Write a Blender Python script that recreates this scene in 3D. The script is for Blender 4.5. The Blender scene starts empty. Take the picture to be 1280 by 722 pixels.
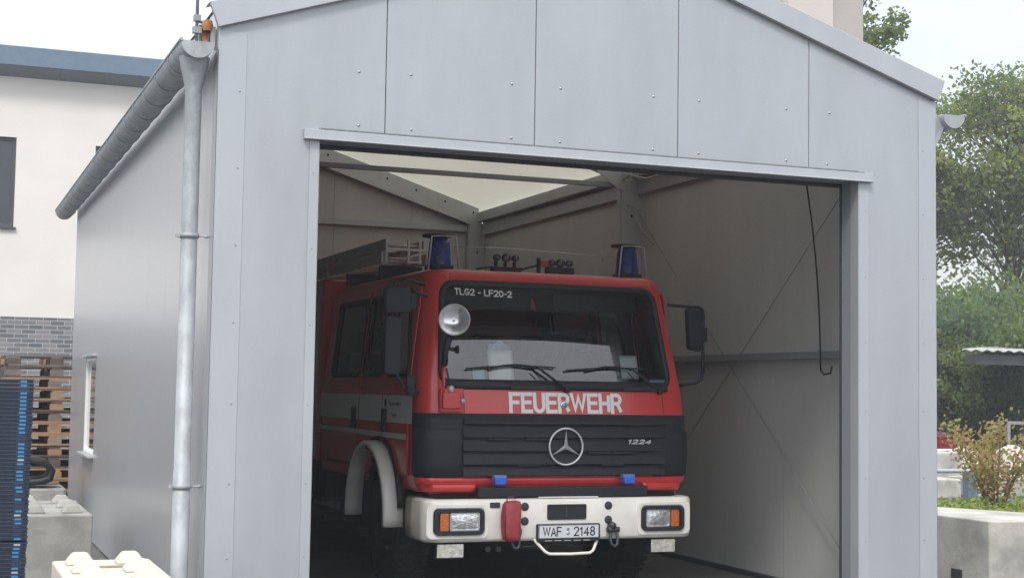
import bpy, bmesh, math, random
from mathutils import Vector, Matrix
random.seed(7)
R=math.radians
scene=bpy.context.scene
col=scene.collection

# ---------------------------------------------------------------- materials
MATS={}
def srgb(r,g,b):
    f=lambda c:(c/255/12.92) if c/255<=.04045 else ((c/255+.055)/1.055)**2.4
    return (f(r),f(g),f(b),1)
def mat(name,base,rough=.5,metal=0,noise=0,nscale=8,bump=0,bscale=60,spec=.5,coat=0,stretch=None,alpha=None,rnoise=0,obj_coords=False,emis=None,dirt=None):
    m=bpy.data.materials.new(name); m.use_nodes=True
    nt=m.node_tree; n=nt.nodes; l=nt.links; b=n['Principled BSDF']
    if len(base)==3: base=(*base,1)
    b.inputs['Base Color'].default_value=base
    b.inputs['Roughness'].default_value=rough; b.inputs['Metallic'].default_value=metal
    b.inputs['Specular IOR Level'].default_value=spec
    b.inputs['Coat Weight'].default_value=coat; b.inputs['Coat Roughness'].default_value=.08
    tc=n.new('ShaderNodeTexCoord'); mp=n.new('ShaderNodeMapping'); l.new(tc.outputs['Object'],mp.inputs[0])
    if stretch: mp.inputs['Scale'].default_value=stretch
    if noise or dirt:
        nz=n.new('ShaderNodeTexNoise'); nz.inputs['Scale'].default_value=nscale; nz.inputs['Detail'].default_value=8; nz.inputs['Roughness'].default_value=.62
        l.new(mp.outputs[0],nz.inputs['Vector'])
        mx=n.new('ShaderNodeMix'); mx.data_type='RGBA'
        lo=[c*(1-noise) for c in base[:3]]; hi=[min(1,c*(1+noise)) for c in base[:3]]
        if dirt: lo=dirt
        mx.inputs['A'].default_value=(*lo[:3],1); mx.inputs['B'].default_value=(*hi,1)
        cr=n.new('ShaderNodeMapRange'); cr.inputs['From Min'].default_value=.3; cr.inputs['From Max'].default_value=.7
        if dirt: cr.inputs['From Min'].default_value=.33; cr.inputs['From Max'].default_value=.60
        l.new(nz.outputs['Fac'],cr.inputs['Value']); l.new(cr.outputs[0],mx.inputs['Factor']); l.new(mx.outputs['Result'],b.inputs['Base Color'])
        if rnoise:
            rr=n.new('ShaderNodeMapRange'); rr.inputs['From Min'].default_value=.3; rr.inputs['From Max'].default_value=.7
            rr.inputs['To Min'].default_value=rough-rnoise; rr.inputs['To Max'].default_value=rough+rnoise
            l.new(nz.outputs['Fac'],rr.inputs['Value']); l.new(rr.outputs[0],b.inputs['Roughness'])
    if bump:
        n2=n.new('ShaderNodeTexNoise'); n2.inputs['Scale'].default_value=bscale; n2.inputs['Detail'].default_value=6
        l.new(mp.outputs[0],n2.inputs['Vector'])
        bp=n.new('ShaderNodeBump'); bp.inputs['Strength'].default_value=bump; bp.inputs['Distance'].default_value=.01
        l.new(n2.outputs['Fac'],bp.inputs['Height']); l.new(bp.outputs[0],b.inputs['Normal'])
    if emis:
        b.inputs['Emission Color'].default_value=(*emis[0],1); b.inputs['Emission Strength'].default_value=emis[1]
    MATS[name]=m
    return m
def glass_mat(name,tint=(.6,.65,.66),ior=1.6,rough=0.0):
    m=bpy.data.materials.new(name); m.use_nodes=True; nt=m.node_tree; n=nt.nodes; l=nt.links
    n.remove(n['Principled BSDF']); o=n['Material Output']
    fr=n.new('ShaderNodeFresnel'); fr.inputs[0].default_value=ior
    tr=n.new('ShaderNodeBsdfTransparent'); tr.inputs[0].default_value=(*tint,1)
    gl=n.new('ShaderNodeBsdfGlossy'); gl.inputs['Roughness'].default_value=rough
    mx=n.new('ShaderNodeMixShader'); l.new(fr.outputs[0],mx.inputs[0]); l.new(tr.outputs[0],mx.inputs[1]); l.new(gl.outputs[0],mx.inputs[2])
    l.new(mx.outputs[0],o.inputs[0]); MATS[name]=m; return m

# facade sheet metal: slightly wavy panels, faint vertical micro ribs
def sheet_mat(name,base,rough,metal,rib=0,ribscale=(40,40,0),wav=.25,wscale=1.3,noise=.05,stretch=(1,1,.25)):
    m=mat(name,base,rough,metal,noise=noise,nscale=3,rnoise=(.05 if wav else 0),stretch=stretch)
    nt=m.node_tree; n=nt.nodes; l=nt.links; b=n['Principled BSDF']
    tc=n['Texture Coordinate']
    nz=n.new('ShaderNodeTexNoise'); nz.inputs['Scale'].default_value=wscale; nz.inputs['Detail'].default_value=2
    l.new(tc.outputs['Object'],nz.inputs['Vector'])
    if not wav: return m
    bp=n.new('ShaderNodeBump'); bp.inputs['Strength'].default_value=wav; bp.inputs['Distance'].default_value=.03
    l.new(nz.outputs['Fac'],bp.inputs['Height'])
    last=bp
    if rib:
        mp=n.new('ShaderNodeMapping'); mp.inputs['Scale'].default_value=(1,1,0); l.new(tc.outputs['Object'],mp.inputs[0])
        w=n.new('ShaderNodeTexWave'); w.wave_type='BANDS'; w.bands_direction='DIAGONAL'; w.inputs['Scale'].default_value=ribscale[0]/10
        l.new(mp.outputs[0],w.inputs['Vector'])
        b2=n.new('ShaderNodeBump'); b2.inputs['Strength'].default_value=rib; b2.inputs['Distance'].default_value=.004
        l.new(w.outputs['Fac'],b2.inputs['Height']); l.new(bp.outputs[0],b2.inputs['Normal']); last=b2
    l.new(last.outputs[0],b.inputs['Normal'])
    return m

M=MATS
sheet_mat('silver_sheet',(.385,.415,.437),.38,.3,rib=.05,ribscale=(50,),wav=.22,wscale=1.6,noise=.07)
sheet_mat('side_sheet',(.60,.62,.645),.30,.6,rib=0,wav=0,wscale=.45,noise=0,stretch=(.3,.3,.3))
sheet_mat('trim_sheet',(.405,.435,.46),.4,.25,wav=.10)
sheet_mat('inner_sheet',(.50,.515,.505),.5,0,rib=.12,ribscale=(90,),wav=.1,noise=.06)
sheet_mat('galvanised',(.34,.37,.385),.6,.3,wav=0,wscale=9,noise=.22,stretch=(4,4,2))
mat('frame_profile',(.48,.50,.50),.45,.35,noise=.08,nscale=5)
mat('dark_seam',(.03,.032,.035),.8)
mat('screw',(.35,.36,.38),.35,.6)
mat('dark_rail',(.035,.038,.045),.6)
mat('reveal_sheet',(.27,.29,.32),.5,.2,noise=.05)
mat('truck_red',(.60,.045,.045),.33,0,noise=.06,nscale=2,coat=.5,bump=.02,bscale=3,rnoise=.05)
mat('dark_red',(.20,.012,.015),.5,0)
mat('truck_white',(.82,.81,.77),.38,0,noise=.03,nscale=5,coat=.3,dirt=(.75,.73,.68))
mat('decal_white',(.86,.86,.84),.5)
mat('stripe_white',(.68,.70,.69),.45,noise=.03)
mat('stripe_blue',(.15,.22,.42),.45)
mat('black_plastic',(.011,.014,.021),.62,0,noise=.15,nscale=7,rnoise=.08,bump=.05,bscale=140)
mat('black_rubber',(.014,.016,.019),.6,0,noise=.2,nscale=12)
mat('tyre_rubber',(.02,.02,.022),.8,0,noise=.4,nscale=14,bump=.3,bscale=50)
mat('chassis_dark',(.02,.021,.024),.7,0,noise=.4,nscale=5)
mat('cab_interior',(.028,.029,.033),.8,0,noise=.2,nscale=9)
mat('seat_cloth',(.03,.035,.05),.9,0,noise=.3,nscale=30)
mat('chrome',(.82,.83,.85),.12,1)
mat('star_metal',(.80,.81,.82),.3,.55)
mat('reflector',(.92,.93,.94),.24,.85,bump=.2,bscale=16)
mat('lens_pattern',(.62,.64,.65),.12,.7,noise=.5,nscale=28,bump=.9,bscale=34,coat=1)
mat('fog_lens',(.62,.61,.56),.25,.35,noise=.35,nscale=30,bump=.6,bscale=70,coat=1)
mat('amber',(.52,.13,.025),.2,0,noise=.3,nscale=50,bump=.3,bscale=60,coat=.6)
mat('blue_lens',(.015,.03,.22),.15,0,noise=.45,nscale=26,bump=.5,bscale=40,coat=.8)
mat('bright_blue_lens',(.02,.14,.70),.2,0,noise=.5,nscale=70,bump=.4,bscale=80,coat=.6)
mat('aluminium',(.52,.53,.53),.42,.4,noise=.12,nscale=10)
mat('aluminium_bright',(.7,.71,.72),.5,.2)
mat('pouch_cloth',(.30,.035,.05),.55,0,noise=.25,nscale=20,bump=.5,bscale=16)
mat('paper',(.78,.79,.77),.7,noise=.05,nscale=18)
mat('blue_paper',(.35,.55,.70),.7,noise=.1,nscale=20)
mat('plate_white',(.62,.65,.68),.35,noise=.04)
mat('black_ink',(.02,.02,.025),.5)
mat('shackle_steel',(.06,.065,.075),.5,.5,noise=.3,nscale=30)
mat('render_white',(.68,.665,.63),.9,0,noise=.04,nscale=1.2,bump=.1,bscale=80)
mat('fascia_blue',(.13,.19,.25),.45,.3,noise=.08)
mat('soffit_grey',(.20,.23,.26),.6,0,noise=.06)
mat('window_dark',(.03,.035,.045),.08,0,coat=1)
mat('window_frame',(.06,.07,.08),.5)
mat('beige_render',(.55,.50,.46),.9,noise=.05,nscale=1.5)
mat('beige_render_shaded',(.40,.37,.35),.9,noise=.05,nscale=1.5)
mat('concrete',(.30,.30,.275),.9,0,noise=.16,nscale=2.2,bump=.5,bscale=30,dirt=(.20,.20,.18))
mat('concrete_sunlit_cream',(.54,.50,.435),.9,0,noise=.08,nscale=4,bump=.4,bscale=35)  # sunlight on the block is mixed into this cream base colour
mat('concrete_pale',(.47,.465,.42),.9,0,noise=.06,nscale=2.1,bump=.4,bscale=30,dirt=(.27,.265,.24))
mat('asphalt',(.10,.10,.10),.9,0,noise=.3,nscale=1.1,bump=.5,bscale=120)
mat('hall_slab',(.09,.09,.088),.8,0,noise=.3,nscale=1.3,bump=.2,bscale=60)
mat('crate_blue',(.028,.048,.095),.5,0,noise=.3,nscale=9)
mat('crate_bright',(.05,.26,.55),.45,0,noise=.25,nscale=30)
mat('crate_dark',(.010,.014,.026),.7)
mat('red_paint',(.45,.035,.04),.6,noise=.1)
mat('roof_brown',(.18,.07,.07),.8,noise=.2)
mat('bark',(.09,.075,.06),.95,noise=.35,nscale=6,bump=.8,bscale=12)
mat('twig',(.20,.15,.11),.9,noise=.3,nscale=20)
mat('rust',(.42,.17,.08),.8,noise=.4,nscale=30)
mat('hill_green',(.06,.10,.09),1,noise=.4,nscale=.06)
mat('soil',(.10,.085,.06),1,noise=.3,nscale=4)
mat('stone',(.50,.47,.42),.9,noise=.2,nscale=5,bump=.5,bscale=12)
glass_mat('windscreen_glass',(.76,.82,.82),2.1)
glass_mat('side_glass',(.30,.34,.34),1.5)
glass_mat('window_glass',(.55,.6,.62),1.5)
woods=[mat('pallet_wood_%s'%k,c,.85,noise=.3,nscale=9,bump=.4,bscale=25,stretch=(1,6,6)) for k,c in
   (('orange',(.34,.20,.12)),('grey',(.17,.155,.14)),('tan',(.27,.22,.165)),('dark',(.10,.08,.065)))]
def leaf_mat(name,c,tr=.5):
    m=mat(name,c,.5,0,noise=.35,nscale=1.3); nt=m.node_tree; n=nt.nodes; l=nt.links
    b=n['Principled BSDF']; t=n.new('ShaderNodeBsdfTranslucent'); t.inputs[0].default_value=(c[0]*1.8,c[1]*1.7,c[2]*.8,1)
    mx=n.new('ShaderNodeMixShader'); mx.inputs[0].default_value=tr
    l.new(b.outputs[0],mx.inputs[1]); l.new(t.outputs[0],mx.inputs[2]); l.new(mx.outputs[0],n['Material Output'].inputs[0]); return m
leaf_mat('leaf_green',(.12,.175,.07)); leaf_mat('leaf_light',(.22,.26,.095)); leaf_mat('leaf_dark',(.085,.13,.062))
leaf_mat('leaf_blue',(.085,.14,.085))
leaf_mat('shrub_olive',(.24,.24,.10)); leaf_mat('shrub_red',(.32,.17,.12)); leaf_mat('shrub_brown',(.32,.26,.15))
leaf_mat('cover_green',(.15,.22,.06)); leaf_mat('cover_light',(.28,.33,.12))
# translucent roof membrane
def membrane():
    m=bpy.data.materials.new('roof_membrane'); m.use_nodes=True; nt=m.node_tree; n=nt.nodes; l=nt.links
    b=n['Principled BSDF']; b.inputs['Base Color'].default_value=(.75,.72,.64,1); b.inputs['Roughness'].default_value=.6
    t=n.new('ShaderNodeBsdfTranslucent'); t.inputs[0].default_value=(.86,.86,.80,1)
    nz=n.new('ShaderNodeTexNoise'); nz.inputs['Scale'].default_value=1.2; tc=n.new('ShaderNodeTexCoord'); l.new(tc.outputs['Object'],nz.inputs['Vector'])
    mr=n.new('ShaderNodeMapRange'); mr.inputs['To Min'].default_value=.46; mr.inputs['To Max'].default_value=.52; l.new(nz.outputs['Fac'],mr.inputs['Value'])
    mx=n.new('ShaderNodeMixShader'); l.new(mr.outputs[0],mx.inputs[0])
    l.new(b.outputs[0],mx.inputs[1]); l.new(t.outputs[0],mx.inputs[2]); l.new(mx.outputs[0],n['Material Output'].inputs[0]); MATS['roof_membrane']=m
membrane()
mat('roof_shade_sheet',(.30,.31,.31),.6,noise=.05)
mat('shading_lining',(.26,.26,.25),.7,noise=.1)
# brick
def brick():
    m=bpy.data.materials.new('grey_brick'); m.use_nodes=True; nt=m.node_tree; n=nt.nodes; l=nt.links; b=n['Principled BSDF']
    tc=n.new('ShaderNodeTexCoord'); mp=n.new('ShaderNodeMapping'); mp.inputs['Rotation'].default_value=(R(-90),0,0)
    l.new(tc.outputs['Object'],mp.inputs[0])
    bt=n.new('ShaderNodeTexBrick'); bt.inputs['Scale'].default_value=1; bt.inputs['Brick Width'].default_value=.25; bt.inputs['Row Height'].default_value=.083
    bt.inputs['Mortar Size'].default_value=.008; bt.inputs['Color1'].default_value=(.11,.12,.14,1); bt.inputs['Color2'].default_value=(.22,.22,.23,1); bt.inputs['Mortar'].default_value=(.34,.34,.33,1)
    l.new(mp.outputs[0],bt.inputs['Vector']); l.new(bt.outputs['Color'],b.inputs['Base Color']); b.inputs['Roughness'].default_value=.85
    bp=n.new('ShaderNodeBump'); bp.inputs['Strength'].default_value=.5; bp.inputs['Distance'].default_value=.01; l.new(bt.outputs['Fac'],bp.inputs['Height']); bp.invert=True; l.new(bp.outputs[0],b.inputs['Normal'])
    MATS['grey_brick']=m
brick()

SPLIT={k:None for k in 'corner_trim jamb_trim eave_beam eave_rail wall_girt base_channel gate_rail gateway_reveal ladder_cradle end_cap sun_visor verge_trim roof_rail marker_light side_step bumper_slot_x soffit_x'.split()}
SPLIT.update(spacer_blocks='spacer_block',panel_screws='screw',inlet=None,horn=None,gutter_bracket=None)
# ---------------------------------------------------------------- mesh builder
class MB:
    def __init__(s): s.v=[]; s.f=[]; s.m=[]; s.mi=0; s.sm=[]; s.smooth=False
    def add(s,vs,fs):
        o=len(s.v); s.v+= [tuple(v) for v in vs]; s.f+=[tuple(i+o for i in f) for f in fs]; s.m+=[s.mi]*len(fs); s.sm+=[s.smooth]*len(fs)
    def box(s,x0,x1,y0,y1,z0,z1):
        s.add([(x0,y0,z0),(x1,y0,z0),(x1,y1,z0),(x0,y1,z0),(x0,y0,z1),(x1,y0,z1),(x1,y1,z1),(x0,y1,z1)],
              [(0,3,2,1),(4,5,6,7),(0,1,5,4),(1,2,6,5),(2,3,7,6),(3,0,4,7)]); return s
    def prism(s,poly,axis,a,b):
        # poly: 2D points; axis 'x','y','z' the extrusion axis
        def P(p,t):
            return {'x':(t,p[0],p[1]),'y':(p[0],t,p[1]),'z':(p[0],p[1],t)}[axis]
        n=len(poly); vs=[P(p,a) for p in poly]+[P(p,b) for p in poly]
        fs=[tuple(range(n)),tuple(range(2*n-1,n-1,-1))]+[(i,i+n,(i+1)%n+n,(i+1)%n) for i in range(n)]
        s.add(vs,fs); return s
    def tube(s,pts,r,n=10,caps=True,closed=False):
        pts=[Vector(p) for p in pts]; N=len(pts)
        rs=r if isinstance(r,(list,tuple)) else [r]*N
        rings=[]; up=None; sm=s.smooth; s.smooth=True
        for i,p in enumerate(pts):
            if closed: t=(pts[(i+1)%N]-pts[i-1])
            else: t=(pts[min(i+1,N-1)]-pts[max(i-1,0)])
            t.normalize()
            if up is None:
                up=Vector((0,0,1)) if abs(t.z)<.9 else Vector((1,0,0))
            a=t.cross(up).normalized(); b=a.cross(t).normalized(); up=b
            rings.append([p+a*math.cos(2*math.pi*k/n)*rs[i]+b*math.sin(2*math.pi*k/n)*rs[i] for k in range(n)])
        vs=[v for ring in rings for v in ring]; fs=[]
        for i in range(N if closed else N-1):
            j=(i+1)%N
            for k in range(n):
                fs.append((i*n+k,j*n+k,j*n+(k+1)%n,i*n+(k+1)%n))
        s.add(vs,fs)
        if caps and not closed:
            s.smooth=False
            o=len(s.v)-len(vs)
            s.f.append(tuple(o+k for k in range(n))); s.f.append(tuple(o+(N-1)*n+k for k in reversed(range(n)))); s.m+=[s.mi]*2; s.sm+=[False]*2
        s.smooth=sm; return s
    def lathe(s,prof,center,axis,n=32,smooth=True):
        # prof: (r, t) along axis dir; axis Vector
        ax=Vector(axis).normalized(); u=Vector((0,0,1)) if abs(ax.z)<.9 else Vector((1,0,0))
        a=ax.cross(u).normalized(); b=ax.cross(a); c=Vector(center); vs=[]; fs=[]
        for (r,t) in prof:
            for k in range(n):
                th=2*math.pi*k/n; vs.append(c+ax*t+a*math.cos(th)*r+b*math.sin(th)*r)
        for i in range(len(prof)-1):
            for k in range(n): fs.append((i*n+k,(i+1)*n+k,(i+1)*n+(k+1)%n,i*n+(k+1)%n))
        sm=s.smooth; s.smooth=smooth; s.add(vs,fs); s.smooth=sm; return s
    def grid(s,P):
        h=len(P); w=len(P[0]); vs=[p for row in P for p in row]
        s.add(vs,[(i*w+j,i*w+j+1,(i+1)*w+j+1,(i+1)*w+j) for i in range(h-1) for j in range(w-1)]); return s
    def build(s,name,mats,parent=None,bevel=0,solid=0,solid_off=-1,seg=2,mat_off=0,label=None):
        if name in SPLIT:
            parts=s.islands()
            if len(parts)>1:
                o=None
                for q in parts: o=q.build_one(SPLIT[name] or name,mats,parent,bevel,solid,solid_off,seg,mat_off,label)
                return o
            name=SPLIT[name] or name
        return s.build_one(name,mats,parent,bevel,solid,solid_off,seg,mat_off,label)
    def islands(s):
        p=list(range(len(s.v)))
        def f(i):
            while p[i]!=i: p[i]=p[p[i]]; i=p[i]
            return i
        for fc in s.f:
            for j in fc[1:]: p[f(fc[0])]=f(j)
        d={}
        for k,fc in enumerate(s.f): d.setdefault(f(fc[0]),[]).append(k)
        out=[]
        for ks in d.values():
            q=MB(); mp={}
            for k in ks:
                for j in s.f[k]:
                    if j not in mp: mp[j]=len(q.v); q.v.append(s.v[j])
                q.f.append(tuple(mp[j] for j in s.f[k])); q.m.append(s.m[k]); q.sm.append(s.sm[k])
            out.append(q)
        return out
    def build_one(s,name,mats,parent,bevel,solid,solid_off,seg,mat_off,label):
        me=bpy.data.meshes.new(name)
        me.from_pydata(s.v,[],s.f)
        if not isinstance(mats,(list,tuple)): mats=[mats]
        for m in mats: me.materials.append(MATS[m] if isinstance(m,str) else m)
        me.polygons.foreach_set('material_index',s.m); me.polygons.foreach_set('use_smooth',s.sm)
        bm=bmesh.new(); bm.from_mesh(me); bmesh.ops.remove_doubles(bm,verts=bm.verts,dist=1e-5); bmesh.ops.delete(bm,geom=[v for v in bm.verts if not v.link_faces],context='VERTS')
        if not getattr(s,'keep',False): bmesh.ops.recalc_face_normals(bm,faces=bm.faces)
        bm.to_mesh(me); bm.free()
        o=bpy.data.objects.new(name,me); col.objects.link(o)
        if solid:
            md=o.modifiers.new('thickness','SOLIDIFY'); md.thickness=solid; md.offset=solid_off; md.material_offset=mat_off
        if bevel:
            md=o.modifiers.new('edge','BEVEL'); md.width=bevel; md.segments=seg; md.limit_method='ANGLE'; md.angle_limit=R(40)
        if parent is not None:
            o.parent=parent; o.matrix_parent_inverse=parent.matrix_world.inverted() if False else Matrix.Translation(-Vector(parent_world(parent)))
        if label: o['label']=label
        return o
def parent_world(o):
    v=Vector(o.location)
    p=o.parent
    if p is not None: return (0,0,0) if o.type=='MESH' else v
    return v
# meshes are written in world coordinates: children keep an identity world matrix through their inverse
def thing(name,label,cat,loc,group=None):
    o=bpy.data.objects.new(name,None); col.objects.link(o); o.location=loc; o.empty_display_size=.2
    o['label']=label; o['category']=cat
    if group: o['group']=group
    return o
def tag(o,label,cat,group=None):
    o['label']=label; o['category']=cat
    if group: o['group']=group
    return o
def struct(o,kind='structure'):
    o['kind']=kind; return o
def rrect(cx,cz,w,h,r,n=6):
    pts=[]
    for (sx,sz,a0) in ((1,1,0),(-1,1,90),(-1,-1,180),(1,-1,270)):
        for k in range(n+1):
            a=R(a0+90*k/n); pts.append((cx+sx*(w/2-r)+r*math.cos(a),cz+sz*(h/2-r)+r*math.sin(a)))
    return pts
def ring_prism(mb,outer,inner,axis,a,b):
    n=len(outer)
    def P(p,t): return {'x':(t,p[0],p[1]),'y':(p[0],t,p[1]),'z':(p[0],p[1],t)}[axis]
    vs=[P(p,a) for p in outer]+[P(p,a) for p in inner]+[P(p,b) for p in outer]+[P(p,b) for p in inner]; fs=[]
    for i in range(n):
        j=(i+1)%n
        fs+= [(i,j,n+j,n+i),(2*n+i,3*n+i,3*n+j,2*n+j),(i,2*n+i,2*n+j,j),(n+i,n+j,3*n+j,3*n+i)]
    mb.add(vs,fs)
def text_verts(s,w,h,weight=0.0,shear=0,spacing=1.0,res=3):
    cu=bpy.data.curves.new('lettering','FONT'); cu.body=s; cu.size=1; cu.offset=weight; cu.shear=shear; cu.space_character=spacing; cu.resolution_u=res; cu.fill_mode='FRONT'
    o=bpy.data.objects.new('lettering',cu); col.objects.link(o)
    dg=bpy.context.evaluated_depsgraph_get(); me=bpy.data.meshes.new_from_object(o.evaluated_get(dg))
    vs=[v.co.copy() for v in me.vertices]; fs=[tuple(p.vertices) for p in me.polygons]
    bpy.data.objects.remove(o); bpy.data.curves.remove(cu); bpy.data.meshes.remove(me)
    x0=min(v.x for v in vs); x1=max(v.x for v in vs); y0=min(v.y for v in vs); y1=max(v.y for v in vs)
    return [((v.x-x0)/(x1-x0)*w,(v.y-y0)/(y1-y0)*h) for v in vs],fs
def arc(cx,cy,rx,ry,a0,a1,n=8): return [(cx+rx*math.cos(R(a0+(a1-a0)*k/n)),cy+ry*math.sin(R(a0+(a1-a0)*k/n))) for k in range(n+1)]
GL={ # stroke glyphs in a unit box (width, strokes)
'F':(.56,[[(0,0),(0,1),(.56,1)],[(0,.52),(.48,.52)]]),'E':(.58,[[(.58,0),(0,0),(0,1),(.57,1)],[(0,.52),(.50,.52)]]),
'U':(.62,[[(0,1)]+arc(.31,.30,.31,.30,180,360,10)+[(.62,1)]]),
'R':(.62,[[(0,0),(0,1),(.33,1)]+arc(.36,.75,.24,.25,80,-90,8)+[(0,.5)],[(.36,.5),(.64,0)]]),
'W':(.95,[[(0,1),(.23,0),(.475,.95),(.72,0),(.95,1)]]),'H':(.60,[[(0,0),(0,1)],[(.60,0),(.60,1)],[(0,.51),(.60,.51)]]),
'A':(.62,[[(0,0),(.31,1),(.62,0)],[(.10,.30),(.52,.30)]]),'T':(.56,[[(0,1),(.56,1)],[(.28,1),(.28,0)]]),'L':(.5,[[(0,1),(0,0),(.5,0)]]),
'G':(.64,[arc(.32,.5,.32,.5,48,330,14)+[(.64,.45),(.36,.45)]]),
'2':(.54,[arc(.27,.73,.27,.27,165,-20,8)+[(.40,.45),(0,0),(.56,0)]]),'1':(.28,[[(0,.78),(.2,1),(.2,0)]]),
'4':(.58,[[(.42,0),(.42,1),(0,.28),(.58,.28)]]),'8':(.54,[arc(.27,.75,.22,.25,-90,270,14),arc(.27,.25,.27,.25,90,450,14)]),
'0':(.56,[arc(.28,.5,.28,.5,90,450,18)]),'-':(.3,[[(0,.45),(.3,.45)]]),' ':(.2,[])}
def stroke_text(s,w,h,sw,gap=.2,shear=0):
    # returns flat ribbons (mitred) fitted into w x h; sw = stroke width in metres
    tot=sum(GL[c][0] for c in s)+gap*(len(s)-1); ax=(w-sw)/tot; ay=h-sw; x=0; out=[]
    for c in s:
        gw,st=GL[c]
        for k,line in enumerate(st):
            P=[Vector((sw/2+(x+p[0])*ax,sw/2+p[1]*ay)) for p in line]; N=len(P); closed=(P[0]-P[-1]).length<1e-5
            if closed: P=P[:-1]; N-=1
            L=[];Rr=[]
            for i in range(N):
                a=P[i-1] if (i or closed) else None; b=P[(i+1)%N] if (i<N-1 or closed) else None
                d1=(P[i]-a).normalized() if a is not None else None; d2=(b-P[i]).normalized() if b is not None else None
                if d1 is None: d1=d2
                if d2 is None: d2=d1
                n1=Vector((-d1.y,d1.x)); n2=Vector((-d2.y,d2.x)); m=(n1+n2); m=m.normalized() if m.length>1e-4 else n1
                q=sw/2/max(.32,m.dot(n1)); ex=Vector((0,0))
                if not closed and i==0: ex=-d1*sw*(.5 if k==0 or True else 0)*.999
                if not closed and i==N-1: ex=d1*sw*.5*.999
                if not closed and (i==0 or i==N-1) and k>0 and c in 'RH': ex=Vector((0,0))
                L.append(P[i]+m*q+ex); Rr.append(P[i]-m*q+ex)
            out.append((L,Rr,closed,k))
        x+=gw+gap
    res=[]
    for L,Rr,cl,k in out:
        N=len(L); clampy=lambda v: Vector((v.x+shear*v.y,min(h,max(0,v.y))))
        vs=[clampy(v) for v in L]+[clampy(v) for v in Rr]
        fs=[(i,(i+1)%N,N+(i+1)%N,N+i) for i in range(N if cl else N-1)]
        res.append((vs,fs,k))
    return res
def lettering2(name,s,mapf,w,h,m,parent,sw,gap=.2,shear=0):
    mb=MB(); mb.keep=True
    for vs,fs,k in stroke_text(s,w,h,sw,gap,shear):
        # subdivide nothing: strokes are short; later strokes sit a hair prouder
        mb.add([mapf(v.x,v.y,k*.0004) for v in vs],fs)
    return mb.build(name,m,parent)
def lettering(name,s,mapf,w,h,m,parent,depth=.003,label=None,**k):
    vs,fs=text_verts(s,w,h,**k); mb=MB(); mb.add([mapf(a,b) for a,b in vs],fs)
    o=mb.build(name,m,parent,label=label); return o

# ================================================================ SETTING
g=MB(); g.box(-190,240,-90,345,-.3,0); struct(g.build('ground','asphalt'))
# far wooded hill
h=MB(); P=[]
for i in range(3):
    row=[]
    for j in range(61):
        x=-180+j*6.5; z=(0,9+3.5*math.sin(j*.31)+2*math.sin(j*.83+1),11+3*math.sin(j*.31)+1.5*math.sin(j*.83+1))[i]; row.append((x,(260,300,330)[i],z))
    P.append(row)
h.smooth=True; h.grid(P); struct(h.build('hill','hill_green'))

# ================================================================ HALL
HX0,HX1,HY0,HY1=1.65,7.25,9.5,19.6
XC=4.445; SL=.316
def zr(x): return 4.16+SL*(2.87-abs(x-XC))       # top of roof
hall=thing('storage_hall','silver grey sheet metal garage hall with open gateway and translucent gable roof','garage hall',(XC,HY0,0))
# slab
s=MB(); s.box(1.75,7.15,9.62,19.5,0,.012); struct(s.build('hall_floor','hall_slab'))
OX0,OX1,OZ=2.325,6.54,3.318
T=.10
# front wall: piers and the gable panels with open joints between them
fw=MB()
seams=[HX0,2.775,3.862,4.987,6.098,HX1]
for a,b in zip(seams[:-1],seams[1:]):
    g_=.003; a2=a+(g_ if a>HX0 else 0); b2=b-(g_ if b<HX1 else 0)
    zt=lambda x: zr(x)-.06
    lo=[(a2,3.4005),(b2,3.4005)]
    if a==HX0: lo=[(HX0,0),(OX0,0),(OX0,3.4005),(b2,3.4005)]
    if b==HX1: lo=[(a2,3.4005),(OX1,3.4005),(OX1,0),(HX1,0)]
    poly=lo+[(b2,zt(b2))]+([(XC,zt(XC))] if a2<XC<b2 else [])+[(a2,zt(a2))]
    fw.prism(poly,'y',HY0,HY0+T)
fw.box(OX0+.0005,OX1-.0005,HY0,HY0+T,OZ+.02,3.3995)
fw.mi=1
fw.prism([(HX0+.05,3.39),(HX1-.05,3.39),(HX1-.05,zr(HX1-.05)-.12),(XC,zr(XC)-.12),(HX0+.05,zr(HX0+.05)-.12)],'y',HY0+.012,HY0+T-.02)
fw.build('front_wall',['silver_sheet','dark_seam'],hall,bevel=.002,seg=1)
# inside face of the gable + reveals
rv=MB(); rv.box(OX0-.06,OX0,HY0+T+.001,HY0+.22,0,OZ+.05); rv.box(OX1,OX1+.06,HY0+T+.001,HY0+.22,0,OZ+.05); rv.box(OX0,OX1,HY0+T+.001,HY0+.22,OZ+.012,OZ+.06)
rv.build('gateway_reveal','reveal_sheet',hall)
dr=MB(); dr.box(OX1-.008,OX1+.05,HY0+.222,HY0+.245,0,OZ+.08); dr.box(OX0-.05,OX0+.008,HY0+.222,HY0+.245,0,OZ+.08); dr.box(OX0+.009,OX1-.009,HY0+.225,HY0+.27,OZ-.014,OZ+.14)
dr.build('gate_rail','dark_rail',hall,bevel=.004)
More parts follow.
